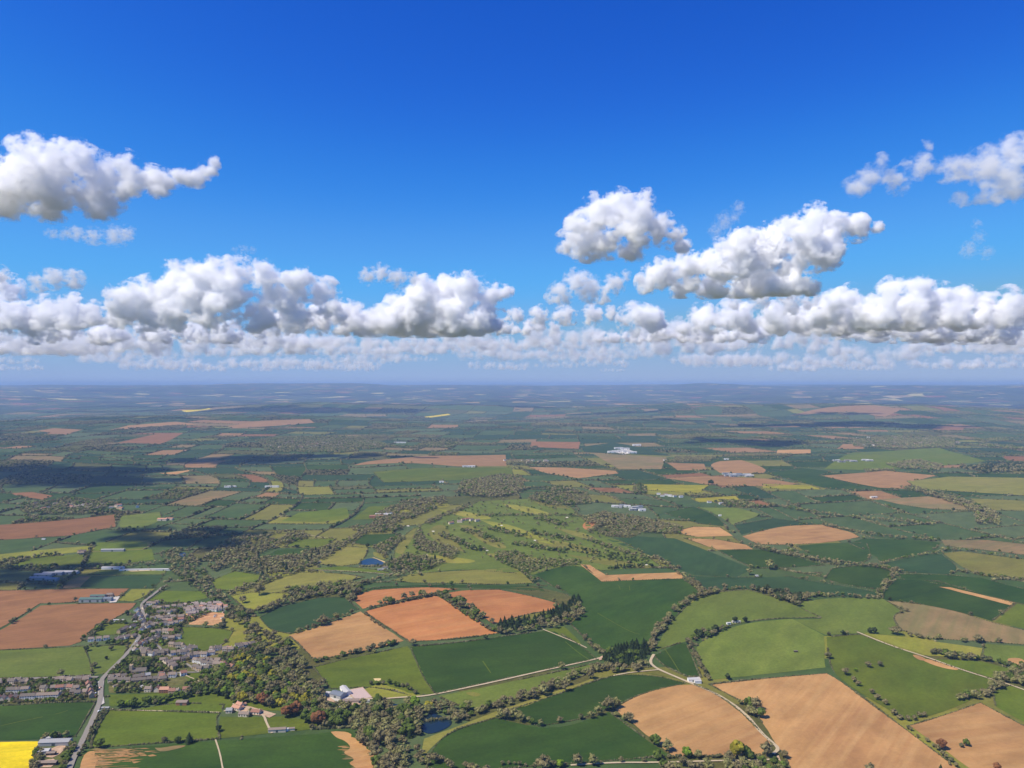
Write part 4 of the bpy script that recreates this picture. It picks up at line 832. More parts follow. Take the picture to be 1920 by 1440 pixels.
# ---------------------------------------------------------------- trees and hedges
def join(parts):
    V, F, o = [], [], 0
    for v, f in parts: V.append(v); F.append(f+o); o += len(v)
    return np.concatenate(V), np.concatenate(F)
def leaf_tris(c, size, nr, up=0.):
    """small leaf-clump triangles at points c"""
    n = len(c); d = nr.normal(size=(n, 3, 3))*size[:, None, None]; d[:, :, 2] *= .8
    v = (c[:, None, :]+d).reshape(-1, 3); return v, np.arange(3*n).reshape(-1, 3)
def crown(shape, seed, lod):
    """unit crown: radius about 1, standing on z=0"""
    nr = np.random.RandomState(seed); parts = []
    ico = ICO1 if lod == 0 else ICO0
    if shape == 'cone':
        H_ = 2.35; tiers = 6 if lod == 0 else 3
        for k in range(tiers):
            z = .25+(H_-.5)*k/tiers; r = (1-k/tiers)**.8*nr.uniform(.78, 1); m = 11 if lod == 0 else 7; a = np.arange(m)/m*2*pi+nr.rand()
            rr = r*nr.uniform(.6, 1.1, m); ring = np.stack([np.cos(a)*rr, np.sin(a)*rr, z+nr.uniform(-.1, .1, m)], -1)
            v = np.vstack([ring, [[nr.uniform(-.06, .06), nr.uniform(-.06, .06), z+H_/tiers*1.7]]]); f = np.array([[i, (i+1) % m, m] for i in range(m)])
            parts.append((v, f))
        if lod == 0:
            t = nr.rand(90); a = nr.rand(90)*2*pi; rr = (1-t)**.8*nr.uniform(.7, 1.08, 90)
            parts.append(leaf_tris(np.stack([np.cos(a)*rr, np.sin(a)*rr, .25+t*(H_-.5)], -1), np.full(90, .10), nr))
        return join(parts)
    nb = 7 if lod == 0 else 3
    cs = [(0, 0, 1.05, .66)]
    for k in range(nb):
        a = 2*pi*(k+nr.rand()*.7)/nb; rr = nr.uniform(.38, .62); cs.append((cos(a)*rr, sin(a)*rr, nr.uniform(.75, 1.45), nr.uniform(.34, .5)))
    if lod == 0: cs.append((nr.uniform(-.2, .2), nr.uniform(-.2, .2), 1.6, .4))
    core = {'twig': .72, 'round': .97}[shape]
    for x, y, z, r in cs:
        v, f = ico; q = 1+nr.uniform(-.24, .24, len(v)); v = v*(q*r*core)[:, None]; v = v*[1, 1, .85]+[x, y, z]; parts.append((v, f))
    if lod == 0:
        n = 300 if shape == 'twig' else 170
        k = nr.randint(0, len(cs), n); C_ = np.array(cs)[k]; d = nr.normal(size=(n, 3)); d /= np.linalg.norm(d, axis=1)[:, None]; d[:, 2] = np.abs(d[:, 2])*.9-.2
        rad = C_[:, 3]*nr.uniform(.75, 1.32 if shape == 'twig' else 1.12, n)
        parts.append(leaf_tris(C_[:, :3]+d*rad[:, None], nr.uniform(.05, .11, n), nr))
    elif lod == 1:
        n = 26; k = nr.randint(0, len(cs), n); C_ = np.array(cs)[k]; d = nr.normal(size=(n, 3)); d /= np.linalg.norm(d, axis=1)[:, None]
        parts.append(leaf_tris(C_[:, :3]+d*C_[:, 3:4]*1.1, nr.uniform(.10, .2, n), nr))
    return join(parts)
def trunk_np(seed, lod, top=1.1):
    nr = np.random.RandomState(seed); m = 7 if lod == 0 else 3
    def tube(p, q, r0, r1, m):
        p = np.array(p, float); q = np.array(q, float); d = q-p; d /= np.linalg.norm(d); u = np.cross(d, [0.3, 1, .1]); u /= np.linalg.norm(u); w = np.cross(d, u)
        a = np.arange(m)/m*2*pi; c = np.cos(a)[:, None]*u+np.sin(a)[:, None]*w
        v = np.vstack([p+c*r0, q+c*r1]); f = []
        for i in range(m): j = (i+1) % m; f += [[i, j, m+j], [i, m+j, m+i]]
        return v, np.array(f)
    parts = [tube((0, 0, -.15), (nr.uniform(-.05, .05), nr.uniform(-.05, .05), top), .085, .04, m)]
    if lod == 0:
        for k in range(5):
            a = k*2*pi/5+nr.rand(); parts.append(tube((0, 0, .45+.1*k), (cos(a)*.6, sin(a)*.6, 1.1+.12*k), .035, .012, 4))
    return join(parts)
SHAPE = {'yew': 'round', 'bare': 'twig', 'budding': 'twig', 'green': 'round', 'dark': 'cone', 'gold': 'round', 'lime': 'round', 'copper': 'round', 'hedge': 'round'}
CT = {(s, l): [crown(s, 10*i+l, l) for i in range(6)] for s in ('twig', 'round', 'cone') for l in (0, 1, 2)}
TT = {l: [trunk_np(i, l) for i in range(3)] for l in (0, 1)}
TREES = []    # x, y, radius, kind, region label
PONDW = [PP(p) for p in PONDS]
rt = random.Random(9)
HG = {}
for hx, hy, hl in HOUSES: HG.setdefault((int(hx//30), int(hy//30)), []).append((hx, hy, hl))
def near_house(x, y, r):
    ix, iy = int(x//30), int(y//30)
    for a in (ix-1, ix, ix+1):
        for b_ in (iy-1, iy, iy+1):
            for hx, hy, hl in HG.get((a, b_), ()):
                if abs(x-hx) < hl*.5+r*.8 and abs(y-hy) < hl*.42+r*.8: return True
    return False
GRID = {}
def place(x, y, r, k, lab, sep=.62):
    if near_house(x, y, r) or near_strip(x, y, r*.7): return False
    if any(inside(p, np.array([x]), np.array([y]))[0] for p in PONDW if abs(p[0][0]-x) < 200 and abs(p[0][1]-y) < 200): return False
    g = 12; ix, iy = int(x//g), int(y//g)
    for a in range(ix-1, ix+2):
        for b_ in range(iy-1, iy+2):
            for (x2, y2, r2) in GRID.get((a, b_), ()):
                if (x-x2)**2+(y-y2)**2 < (sep*(r+r2))**2: return False
    GRID.setdefault((ix, iy), []).append((x, y, r)); TREES.append((x, y, r, k, lab)); return True
def wood(px, kinds, r0, r1, lab, dens=1.):
    poly = PP(px); x0 = min(p[0] for p in poly); x1 = max(p[0] for p in poly); y0 = min(p[1] for p in poly); y1 = max(p[1] for p in poly)
    A = abs(sum(poly[i-1][0]*poly[i][1]-poly[i][0]*poly[i-1][1] for i in range(len(poly))))/2
    n = int(A/((r0+r1)/2)**2*1.1*dens); ks, ws = zip(*kinds.items())
    if n > 6000: n = 6000
    tries = 0; done = 0
    while tries < n*4 and done < n*.55:
        tries += 1; x = rt.uniform(x0, x1); y = rt.uniform(y0, y1)
        if not inside(poly, np.array([x]), np.array([y]))[0]: continue
        # clumps and clearings
        if float(vnoise(x/45, y/45, 91)) < -.45 and dens < 1: continue
        if place(x, y, rt.uniform(r0, r1), rt.choices(ks, ws)[0], lab): done += 1
def row(px, w, kinds, r0, r1, lab, gap=1.25, skip=.08):
    pts = smooth_poly(PP(px), False, 1.2); ks, ws = zip(*kinds.items())
    for a, b in zip(pts, pts[1:]):
        L = math.dist(a, b); n = max(1, int(L/((r0+r1)/2*gap)*max(1, w/(r0+r1))))
        for i in range(n):
            if rt.random() < skip: continue
            t = rt.random(); nx, ny = -(b[1]-a[1])/(L+1e-9), (b[0]-a[0])/(L+1e-9); o = rt.uniform(-w/2, w/2)
            place(a[0]+(b[0]-a[0])*t+nx*o, a[1]+(b[1]-a[1])*t+ny*o, rt.uniform(r0, r1), rt.choices(ks, ws)[0], lab, .5)
BB = {'bare': 7, 'budding': 3, 'green': 1}; GM = {'green': 5, 'bare': 3, 'budding': 2, 'yew': 1.5}; BG = {'bare': 5, 'budding': 3, 'green': 2}
# lone trees first
SINGLES = [(1382,1422,10.5,'gold','round golden green tree standing over the bottom farm track'), (1405,1424,7,'green','dark bushy tree tucked under the golden tree'),
 (1289,1421,6.5,'lime','small lime green tree left of the golden tree'), (1438,1419,9,'bare','bare bushy tree where the curved track meets the bottom track'),
 (1418,1332,9.5,'bare','large bare tree in the hedge beside the curved track'), (1426,1346,7,'green','green tree below the large bare tree by the curved track'), (1408,1322,6,'bare','small bare tree above the large bare tree by the curved track'),
 (1138,1333,9,'bare','lone bare tree at the top left corner of the orange tan field'), (991,1354,4,'budding','first small tree on the winding field margin'), (1014,1362,4.5,'budding','small tree at the bend of the winding field margin'), (1049,1355,5,'bare','pale small tree right of the bend in the winding margin'),
 (1018,1446,10,'bare','round bare tree cut by the bottom edge in the centre'), (1083,1436,7,'bare','bare tree at the bottom edge left of the green bush'), (1050,1440,5,'lime','small lime green bush at the bottom edge'), (1112,1436,6.5,'budding','pale bushy tree at the bottom edge right of centre'),
 (1765,1405,7,'copper','reddish bare tree between the two big tan fields'), (1632,1452,7,'bare','bare tree at the bottom edge of the largest tan field'), (1812,1399,4.5,'green','small bushy tree on the island copse in the pale tan field'), (1803,1402,3.2,'hedge','low bush on the island copse in the pale tan field'), (1764,1446,3.5,'dark','tiny dark tree at the bottom edge right of the largest field'), (1870,1444,5,'copper','reddish bush at the bottom right edge'),
 (162,1221,5,'yew','upper dark lone tree in the paddock'), (177,1253,5.5,'hedge','lower lone tree in the paddock'), (199,1237,3,'yew','low dark bush in the middle of the paddock'), (208,1220,4.5,'hedge','bushy tree in the paddock corner near the houses'),
 (187,1402,6.5,'green','round green tree at the hedge beside the road'), (355,1394,7,'dark','tall dark conifer on the hedge of the rough meadow'), (333,1394,5,'green','low tree left of the tall hedge conifer'), (308,1391,4,'hedge','dark bush on the hedge of the rough meadow'),
 (486,1116,13,'bare','wide spreading bare tree on the yellow green meadow'), (455,1131,9,'bare','bare tree at the lower edge of the yellow green meadow'), (603,1173,11.5,'bare','big bare tree above the peach field'), (631,1163,7,'budding','pale bushy tree right of the big bare tree'), (560,1186,5,'budding','pale bush at the left corner of the peach field'), (666,1116,9.5,'hedge','round dark tree at the corner of the upper orange field'),
 (774,1211,7,'bare','bare tree where three hedges meet under the orange fields'), (1378,1168,5.5,'yew','left one of two small dark trees on the domed pasture'), (1397,1167,5.5,'yew','right one of two small dark trees on the domed pasture'),
 (1443,1068,12,'budding','pale willow like tree below the right tan fields'), (1405,1078,9,'budding','pale tree left of the willow like tree'), (1628,1252,6,'bare','spreading bare tree in the big bright meadow'), (1650,1250,4.5,'hedge','dark small tree right of the spreading meadow tree'), (1604,1259,3.5,'lime','tiny tree left of the spreading meadow tree'),
 (1834,1206,9,'bare','bare round tree on the upper right hedge line'), (1632,1188,6,'yew','low dark clump left on the pasture above the track'), (1640,1188,5.5,'yew','low dark clump right of its twin above the track'), (1674,1190,8,'bare','dark bare thicket on the pasture above the track'), (1683,1191,8,'bare','right half of the bare thicket above the track'),
 (1060,1158,7,'bare','bare tree at the end of the conifer belt'), (142,1128,5,'bare','bare tree left of the long green barns'), (537,1345,9,'copper','left of the three copper red trees by the farmhouses'), (554,1340,10,'copper','middle one of the three copper red trees by the farmhouses'), (596,1362,11,'copper','large copper red tree at the lower wood edge'), (493,1322,9,'copper','copper red tree behind the farmhouses'),
 (1012,1170,8,'bare','pale bare tree in front of the conifer belt'), (1333,909,14,'yew','dark round copse tree on the pink field'), (1000,1000,9,'green','green tree on the golf course ridge')]
for x, y, r, k, l in SINGLES:
    w = P(x, y); GRID.setdefault((int(w[0]//12), int(w[1]//12)), []).append((*w, r)); TREES.append((*w, r, k, '!'+l))
wood([(300,1040),(350,1028),(385,1075),(412,1112),(445,1152),(492,1186),(538,1203),(562,1240),(592,1272),(614,1302),(605,1322),(570,1310),(522,1272),(492,1242),(468,1208),(440,1172),(412,1142),(385,1120),(350,1095),(310,1065)], BB, 6, 9, 'bare grey brown tree in the long belt curving past the village')
wood([(650,1345),(690,1345),(717,1375),(737,1402),(764,1440),(775,1475),(712,1475),(694,1412),(664,1385)], BB, 7, 10, 'bare grey tree in the belt running to the bottom edge')
wood([(400,1268),(440,1238),(500,1242),(560,1287),(605,1325),(640,1366),(596,1370),(560,1347),(520,1330),(480,1322),(430,1318),(402,1302)], {'green': 5, 'bare': 4, 'gold': 3, 'yew': 1.5, 'lime': 1.2, 'copper': .12, 'budding': 2}, 5, 8.5, 'tree in the mixed wood between the village and the farmhouses')
wood([(480,1245),(520,1255),(575,1290),(560,1300),(500,1280)], {'gold': 6, 'green': 2}, 6, 9, 'golden green tree in the middle of the mixed wood')
wood([(603,1325),(650,1328),(690,1345),(650,1352),(640,1368),(612,1350)], GM, 5, 8, 'tree beside the riding arena farm')
wood([(672,1325),(720,1318),(765,1328),(790,1335),(786,1385),(745,1384),(705,1352)], {'green': 4, 'bare': 3, 'budding': 3, 'dark': .6}, 5, 8, 'tree on the left shore of the dark blue lake')
wood([(740,1335),(760,1318),(795,1330),(815,1336),(800,1345),(780,1385),(750,1385)], {'lime': 2, 'budding': 4, 'gold': 1}, 6, 9, 'pale willow beside the dark blue lake')
wood([(812,1318),(850,1330),(872,1345),(850,1356),(848,1350),(815,1336)], BG, 4, 6, 'low tree on the right shore of the dark blue lake')
wood([(926,1190),(938,1170),(1005,1160),(1050,1142),(1078,1122),(1090,1130),(1060,1160),(960,1186)], {'dark': 8, 'green': 1}, 4.5, 7, 'dark conifer in the belt right of the orange fields')
wood([(930,1192),(1040,1180),(1092,1158),(1098,1135),(1085,1122),(1070,1150),(1000,1176)], BB, 4.5, 7, 'bare tree along the front of the conifer belt')
wood([(1132,1240),(1140,1224),(1180,1209),(1213,1212),(1218,1232),(1188,1250),(1145,1254)], {'dark': 7, 'green': 1}, 4.5, 7, 'dark conifer in the small wood in the centre')
wood([(1140,1254),(1188,1252),(1215,1238),(1222,1222),(1220,1246),(1190,1262),(1142,1264)], BB, 4.5, 7, 'bare tree in front of the small conifer wood')
row([(848,1354),(930,1327),(985,1309),(1050,1280),(1095,1262),(1145,1252)], 13, {'bare': 6, 'budding': 3, 'green': 1}, 3.8, 6, 'bare tree on the river line below the straight track', .8)
row([(1216,1230),(1228,1195),(1250,1165),(1285,1130),(1305,1120),(1340,1112)], 14, BB, 4.5, 7, 'bare tree on the left border of the domed pasture', .8)
row([(1095,1195),(1112,1214),(1130,1228)], 9, BB, 3, 4.5, 'low bare tree between two dark green fields', .8)
wood([(1298,1200),(1310,1190),(1345,1180),(1352,1184),(1340,1192),(1305,1202)], {'yew': 2, 'green': 3, 'bare': 2}, 4, 6.5, 'tree in the dark copse on the light pasture')
row([(1352,1184),(1372,1174)], 6, {'hedge': 1, 'green': 1}, 3, 4.5, 'bush leading to the field barn', 1)
row([(1290,1202),(1300,1225),(1318,1258),(1326,1276)], 7, {'bare': 3, 'hedge': 2}, 2.8, 4.5, 'bush beside the small triangle field', .9)
wood([(1450,1124),(1462,1116),(1492,1118),(1496,1124),(1470,1128)], {'yew': 5, 'bare': 1}, 4.5, 7, 'dark tree in the tight clump above the pastures')
row([(1310,1118),(1345,1110),(1400,1104),(1440,1114),(1460,1122)], 7, BB, 3, 5, 'bare tree along the top of the domed pasture', 1.3)
row([(1496,1122),(1530,1118),(1575,1119),(1612,1122),(1650,1124)], 14, BB, 4, 6.5, 'bare tree on the line above the farm track pasture', .9)
row([(1646,1122),(1658,1100),(1680,1074)], 12, BB, 4, 6, 'bare tree on the short steep hedge on the right', .8)
row([(1230,1046),(1265,1068),(1305,1100),(1318,1112)], 12, BB, 4, 6.5, 'bare tree between the L-shaped strip and the blue green field', .9)
row([(1318,1112),(1300,1095),(1282,1086)], 9, BB, 4, 6, 'bare tree at the corner of the L-shaped strip', 1)
row([(1570,1256),(1600,1278),(1650,1312),(1685,1350)], 8, {'budding': 3, 'bare': 4}, 3.5, 6.5, 'pale bush on the hedge of the largest tan field', 2.2)
row([(1690,1354),(1715,1349),(1742,1342)], 6, BB, 3, 4.5, 'pale bush on the hedge above the corner field', 1.1)
row([(1805,1316),(1850,1302),(1880,1282),(1920,1256),(1985,1235)], 15, BB, 4.5, 7.5, 'bare tree in the thick hedge at the right edge', .8)
row([(1742,1226),(1790,1229),(1840,1238),(1900,1252)], 7, {'yew': 1, 'green': 3, 'hedge': 3}, 3.5, 5.5, 'dark bush in the row beside the right meadow', 1.)
row([(1700,1194),(1740,1198),(1800,1203),(1850,1206)], 8, BB, 3.5, 5, 'bare bush on the upper right hedge line', 1.6)
row([(818,1112),(860,1145),(900,1170),(925,1186)], 7, {'hedge': 4, 'green': 3, 'bare': 2}, 2.8, 4.5, 'green bush between the middle and right orange fields', 1.)
row([(690,1143),(740,1132),(790,1122),(830,1114)], 7, {'hedge': 4, 'bare': 4}, 2.8, 4.5, 'dark bush between the upper and middle orange fields', 1.1)
row([(683,1150),(700,1165),(718,1180)], 5, {'bare': 4, 'hedge': 2}, 2.2, 3.2, 'thin bush between peach and middle orange fields', 1.4)
row([(592,1242),(650,1229),(715,1214),(750,1206)], 10, {'hedge': 4, 'green': 3, 'bare': 2}, 3, 5, 'bush on the hedge under the peach field', .9)
row([(690,1284),(720,1283),(760,1290),(785,1304)], 8, {'green': 3, 'hedge': 3}, 3, 4.5, 'bush on the short hedge right of the arena', 1)
row([(545,1190),(600,1174),(650,1156),(672,1146)], 7, {'budding': 4, 'bare': 3, 'hedge': 2}, 3, 5, 'bush on the hedge above the peach field', 1.2)
row([(205,1328),(250,1324),(300,1318),(345,1306)], 18, {'green': 6, 'lime': 1, 'hedge': 2}, 4, 6.5, 'green tree in the row below the village terraces', .9)
row([(205,1270),(230,1262),(262,1260),(280,1256),(300,1250)], 12, {'green': 3, 'yew': 2, 'bare': 2}, 4, 6.5, 'tree behind the slate terraces', 1)
row([(128,1445),(150,1412),(168,1385),(186,1350),(198,1325)], 6, {'hedge': 4, 'bare': 3}, 2.5, 4, 'roadside bush on the right of the road', 1.2)
row([(72,1402),(84,1388),(100,1383),(124,1384)], 7, BG, 3, 5, 'tree behind the farm sheds by the yellow field', 1)
row([(60,1450),(70,1420),(76,1404)], 8, BG, 3, 4.5, 'bush beside the yellow field', .8)
row([(122,1455),(128,1420),(142,1388)], 8, BG, 3.5, 5, 'tree between road and farm sheds', .9)
row([(800,1428),(830,1436),(870,1442),(910,1455)], 14, {'bare': 5, 'budding': 3, 'green': 1}, 4, 7, 'pale bare bush at the bottom left of the dark field', .9)
row([(760,1385),(775,1410),(800,1436)], 20, {'bare': 5, 'budding': 3}, 3.5, 5.5, 'low bare bush on the marshy ground by the belt', 1.6)
row([(940,1432),(1000,1440),(1060,1437),(1150,1432),(1215,1430)], 6, {'bare': 4, 'hedge': 3}, 2.2, 3.8, 'low bush along the bottom field edge', 1.6)
row([(1215,1424),(1260,1420),(1330,1421),(1440,1424)], 5, {'hedge': 4, 'bare': 2}, 2, 3.2, 'low bush under the orange tan field', 1.6)
row([(1700,1366),(1740,1395),(1775,1425),(1800,1450)], 6, {'bare': 4, 'hedge': 3}, 2.2, 4, 'bush between the two right tan fields', 2.2)
row([(430,1116),(480,1098),(560,1072),(600,1050),(640,1025),(680,1000),(730,982),(790,962)], 22, BB, 5, 7.5, 'bare tree on the long diagonal lane', .7)
row([(432,1146),(487,1152),(520,1136),(560,1125),(610,1112),(660,1104),(700,1090),(740,1082),(790,1078)], 18, {'bare': 6, 'budding': 3}, 5, 7.5, 'bare tree on the woody edge above the blue green field', .8)
wood([(380,1048),(430,1012),(520,1000),(600,1003),(560,1015),(505,1033),(465,1050),(400,1075)], {'bare': 7, 'budding': 3, 'green': 1}, 6, 9, 'bare tree in the grey woods left of the pond', .8)
wood([(430,1070),(480,1050),(560,1042),(640,1018),(620,1035),(585,1062),(505,1080),(490,1090),(488,1078)], {'bare': 6, 'budding': 3, 'dark': .5}, 5, 8, 'bare tree in the thicket above the lane')
wood([(700,1030),(720,1020),(750,1005),(760,1010),(735,1030),(722,1050)], BG, 5, 8, 'tree at the pond end of the golf course')
wood([(725,1058),(760,1044),(800,1046),(835,1056),(800,1070),(740,1078)], {'bare': 5, 'green': 2, 'dark': 1, 'budding': 2}, 5, 8, 'tree in the wood right of the pond')
wood([(787,993),(800,1016),(850,1028),(860,1037),(845,1050),(815,1040),(778,1032),(775,1010)], BB, 5, 7.5, 'bare tree in the thick wood left of the golf fairways')
for k_, (pts_, w_, n_) in enumerate((([(825,1003),(855,1015),(885,1030),(902,1034)], 26, 'first'), ([(868,995),(900,1003),(932,1018)], 30, 'second'), ([(918,992),(945,998),(980,1007)], 36, 'third'),
        ([(958,1020),(1000,1025),(1035,1033),(1060,1037)], 28, 'lower right'), ([(995,1001),(1040,1006),(1070,1014)], 28, 'upper right'), ([(1005,973),(1040,980),(1056,987)], 36, 'far'))):
    row(pts_, w_, {'green': 4, 'bare': 3, 'budding': 3, 'yew': .6}, 4.5, 7, 'tree in the %s line between golf fairways' % n_, .75)
row([(895,968),(985,968),(1060,967),(1120,973)], 20, BG, 5, 7, 'tree along the top of the golf course', .9)
row([(800,984),(825,971),(850,961),(882,950)], 26, BG, 5, 7.5, 'tree beside the golf hamlet', .8)
wood([(935,1037),(965,1035),(1000,1047),(1092,1053),(1080,1060),(1010,1068),(985,1080),(1010,1090),(1000,1094),(975,1072),(925,1050)], {'budding': 5, 'bare': 3, 'green': 3}, 3.5, 6, 'bushy tree in the scrub below the golf course', .85)
row([(1100,1012),(1160,1033),(1182,1041),(1240,1051),(1268,1070)], 22, BG, 4.5, 7, 'tree on the right border of the golf course', .8)
row([(1138,1067),(1170,1065),(1208,1064)], 14, {'yew': 5, 'dark': 2, 'green': 1}, 4, 6, 'dark tree above the L-shaped strip', .8)
row([(1060,1028),(1110,1036),(1170,1050),(1215,1056)], 60, {'yew': 3, 'green': 3, 'budding': 1}, 3, 5.5, 'small dark tree scattered on the right fairways', 3.2)
wood([(745,1040),(800,1000),(900,935),(1060,935),(1130,1000),(1240,1060),(1000,1055),(860,1045)], BG, 3.5, 6, 'scattered tree on the golf course', .018)
wood([(1094,973),(1130,962),(1200,972),(1280,990),(1274,1002),(1205,1000),(1200,984),(1135,984),(1110,1000),(1102,1000),(1122,984),(1100,984)], BB, 5, 8, 'bare tree in the grey wood in the centre right', 1.)
wood([(1112,992),(1135,985),(1200,984),(1205,1000),(1182,1009),(1135,1006)], BB, 4, 6, 'bare tree in the grey wood in the centre right', .3)
wood([(858,925),(866,906),(930,893),(975,895),(985,920),(940,935),(880,932)], BB, 7, 10, 'bare tree in the brown wood behind the golf course', 1.)
wood([(1005,928),(1050,913),(1100,925),(1108,945),(1040,950),(990,938)], BG, 6, 9, 'tree in the brown copse behind the golf course', .6)
wood([(700,968),(760,942),(830,934),(838,944),(775,972),(725,990),(700,992)], BB, 6, 9, 'bare tree in the wood beside the timber yard', .9)
wood([(655,992),(700,985),(760,990),(740,998),(680,1002)], BG, 5, 8, 'tree below the timber yard', .9)
row([(1412,1024),(1450,1036),(1500,1046),(1560,1056),(1600,1062),(1650,1064),(1690,1078)], 26, BB, 5, 8, 'bare tree in the purple grey line below the domed tan field', .7)
row([(1545,986),(1620,1002),(1700,1012),(1760,1014)], 18, BB, 5, 8, 'bare tree on the line right of the domed tan field', .9)
row([(1455,950),(1560,968),(1640,975),(1750,985)], 22, BB, 6, 9, 'bare tree on the upper right woody line', .9)
row([(1700,915),(1740,925),(1800,943),(1845,958),(1855,985)], 70, BB, 7, 10, 'bare tree in the grey belt at the right', .8)
row([(1760,1034),(1800,1032),(1850,1040),(1920,1050)], 12, BG, 5, 7, 'tree along the top of the olive right pasture', 1)
row([(1650,1058),(1700,1046),(1765,1036)], 8, BG, 3.5, 5.5, 'bush above the blue green right field', 1.3)
row([(1800,1072),(1860,1082),(1920,1090),(1980,1095)], 14, BB, 4, 6, 'bare tree below the olive right pasture', 1)
row([(160,1064),(220,1063),(300,1060),(335,1052)], 22, BB, 5, 8, 'bare tree in the row above the strip field', .8)
row([(170,1030),(163,1045),(153,1066)], 8, {'yew': 1, 'hedge': 3}, 4, 6, 'dark tree on the short lane by the grey farm', .8)
row([(240,1170),(195,1170),(178,1190),(150,1206)], 9, {'hedge': 3, 'green': 2, 'bare': 2}, 3.5, 5.5, 'tree around the paddock at the village edge', .9)
row([(265,1132),(285,1116),(308,1103)], 12, {'hedge': 3, 'bare': 3}, 4, 6, 'dark tree on the road out of the village', .8)
row([(170,1212),(210,1210),(245,1206)], 10, GM, 3.5, 5.5, 'tree above the paddock with lone trees', .9)
wood([(205,1268),(262,1200),(235,1190),(262,1150),(285,1131),(345,1133),(425,1135),(340,1175),(325,1208),(370,1222),(500,1205),(440,1265),(350,1300),(205,1300)], {'green': 4, 'bare': 3, 'yew': 2, 'budding': 1, 'lime': .5}, 2.4, 4.6, 'garden tree among the houses of the village', .34)
wood([(-30,1278),(180,1276),(182,1314),(100,1317),(-30,1322)], {'green': 4, 'bare': 3, 'yew': 1}, 2.2, 3.8, 'garden tree among the terraces left of the road', .30)
wood([(350,1250),(420,1245),(410,1300),(350,1310),(345,1290)], {'yew': 3, 'green': 5, 'bare': 2}, 4, 6.5, 'tree in the grounds right of the terraces', .75)
wood([(1600,826),(1700,815),(1790,822),(1790,838),(1700,843),(1600,838)], BG, 7, 10, 'tree around the right distant village', .35)
wood([(480,825),(560,820),(680,822),(740,838),(640,850),(500,848)], BG, 7, 10, 'tree around the left distant town', .35)
wood([(40,945),(120,935),(225,945),(215,962),(120,968),(40,962)], BG, 6, 9, 'tree around the left village', .7)
wood([(1790,880),(1860,872),(1960,868),(1960,885),(1850,888)], {'yew': 3, 'bare': 3}, 8, 12, 'dark tree in the distant right wood', .9)
wood([(1660,872),(1720,864),(1770,874),(1760,884),(1690,880)], BB, 8, 11, 'bare tree in the copse on the far right slope', .9)
wood([(1187,918),(1198,910),(1212,917),(1210,928),(1190,928)], {'bare': 2, 'green': 2}, 7, 10, 'tree in the round copse by the thin yellow field', 1.1)
print('hand trees', len(TREES))
# hedges round the traced fields, one thing per field
NOHEDGE = ('L-shaped', 'thin tan', 'distant', 'far left', 'left distance', 'garden', 'soil', 'sliver', 'far', 'worn', 'grass margin', 'brown end', 'curved track', 'timber', 'crescent', 'farmyard', 'faint', 'lawns', 'distance')
HSEG = {}
def near_hedge(x, y, lim):
    g = 16; ix, iy = int(x//g), int(y//g)
    for a in range(ix-1, ix+2):
        for b_ in range(iy-1, iy+2):
            for (x2, y2, q) in HSEG.get((a, b_), ()):
                if (x-x2)**2+(y-y2)**2 < lim*lim: return True
    return False
def blob_mesh(pts, name, mats, mi=None, ico=ICO0, jit=.25, seed=1):
    """pts: x,y,z,rx,rz -> one mesh of small leafy mounds"""
    pts = np.asarray(pts, float); nr = np.random.RandomState(seed); v, f = ico; n = len(pts)
    q = 1+nr.uniform(-jit, jit, (n, len(v), 1)); a = nr.rand(n)*2*pi
    R = np.stack([np.cos(a), -np.sin(a), np.sin(a), np.cos(a)], -1).reshape(n, 2, 2)
    vv = v[None]*q; xy = np.einsum('nij,nkj->nki', R, vv[:, :, :2])*pts[:, None, 3:4]; z = vv[:, :, 2:3]*pts[:, None, 4:5]
    V = np.concatenate([xy+pts[:, None, :2], z+pts[:, None, 2:3]], -1).reshape(-1, 3)
    F = (f[None]+(np.arange(n)*len(v))[:, None, None]).reshape(-1, 3)
    return fastmesh(name, V, F, mats, None if mi is None else np.repeat(mi, len(f)))
rh = random.Random(21)
nh = 0
for (mk, ang, lab, px), w in zip(FIELDS, TRACED):
    if any(k in lab for k in NOHEDGE) and 'curved track' not in lab: continue
    d = math.hypot(*w[0])
    if d > 6500: continue
    step = 2.6 if d < 1700 else (4.5 if d < 3000 else 8)
    c = subdiv(w, True, step); new = []; pts = []
    gap = 0
    for (x, y) in c:
        if near_hedge(x, y, 14 if d < 3000 else 22): continue
        new.append((x, y))
        if float(vnoise(x/60, y/60, 71)) < -.62: continue
        s = (.75 + .35*float(vnoise(x/35, y/35, 72)))*(1+d/9000)
        r = rh.uniform(1.1, 1.9)*s*(step/2.6)**.5; hh = rh.uniform(1.1, 1.9)*s
        x += rh.uniform(-.6, .6); y += rh.uniform(-.6, .6)
        pts.append((x, y, hz(x, y)+hh*.55, r, hh))
        if rh.random() < .012*step and d > 1500: place(x, y, rh.uniform(3.5, 6), rh.choice(('bare', 'bare', 'budding', 'green')), 'tree standing in a field hedge in the middle distance', .5)
    for (x, y) in new: HSEG.setdefault((int(x//16), int(y//16)), []).append((x, y, 0))
    if len(pts) > 12:
        cx, cy = w[0]; z0 = hz(cx, cy); P_ = np.array(pts)-[cx, cy, z0, 0, 0]
        me = blob_mesh(P_, 'hedge', [TK['hedge']], ico=ICO1 if d < 1500 else ICO0, seed=nh)
        add('hedge', me, label='dark hedge bordering the '+lab, cat='hedge', group='hedges between the fields', loc=(cx, cy, z0)); nh += 1
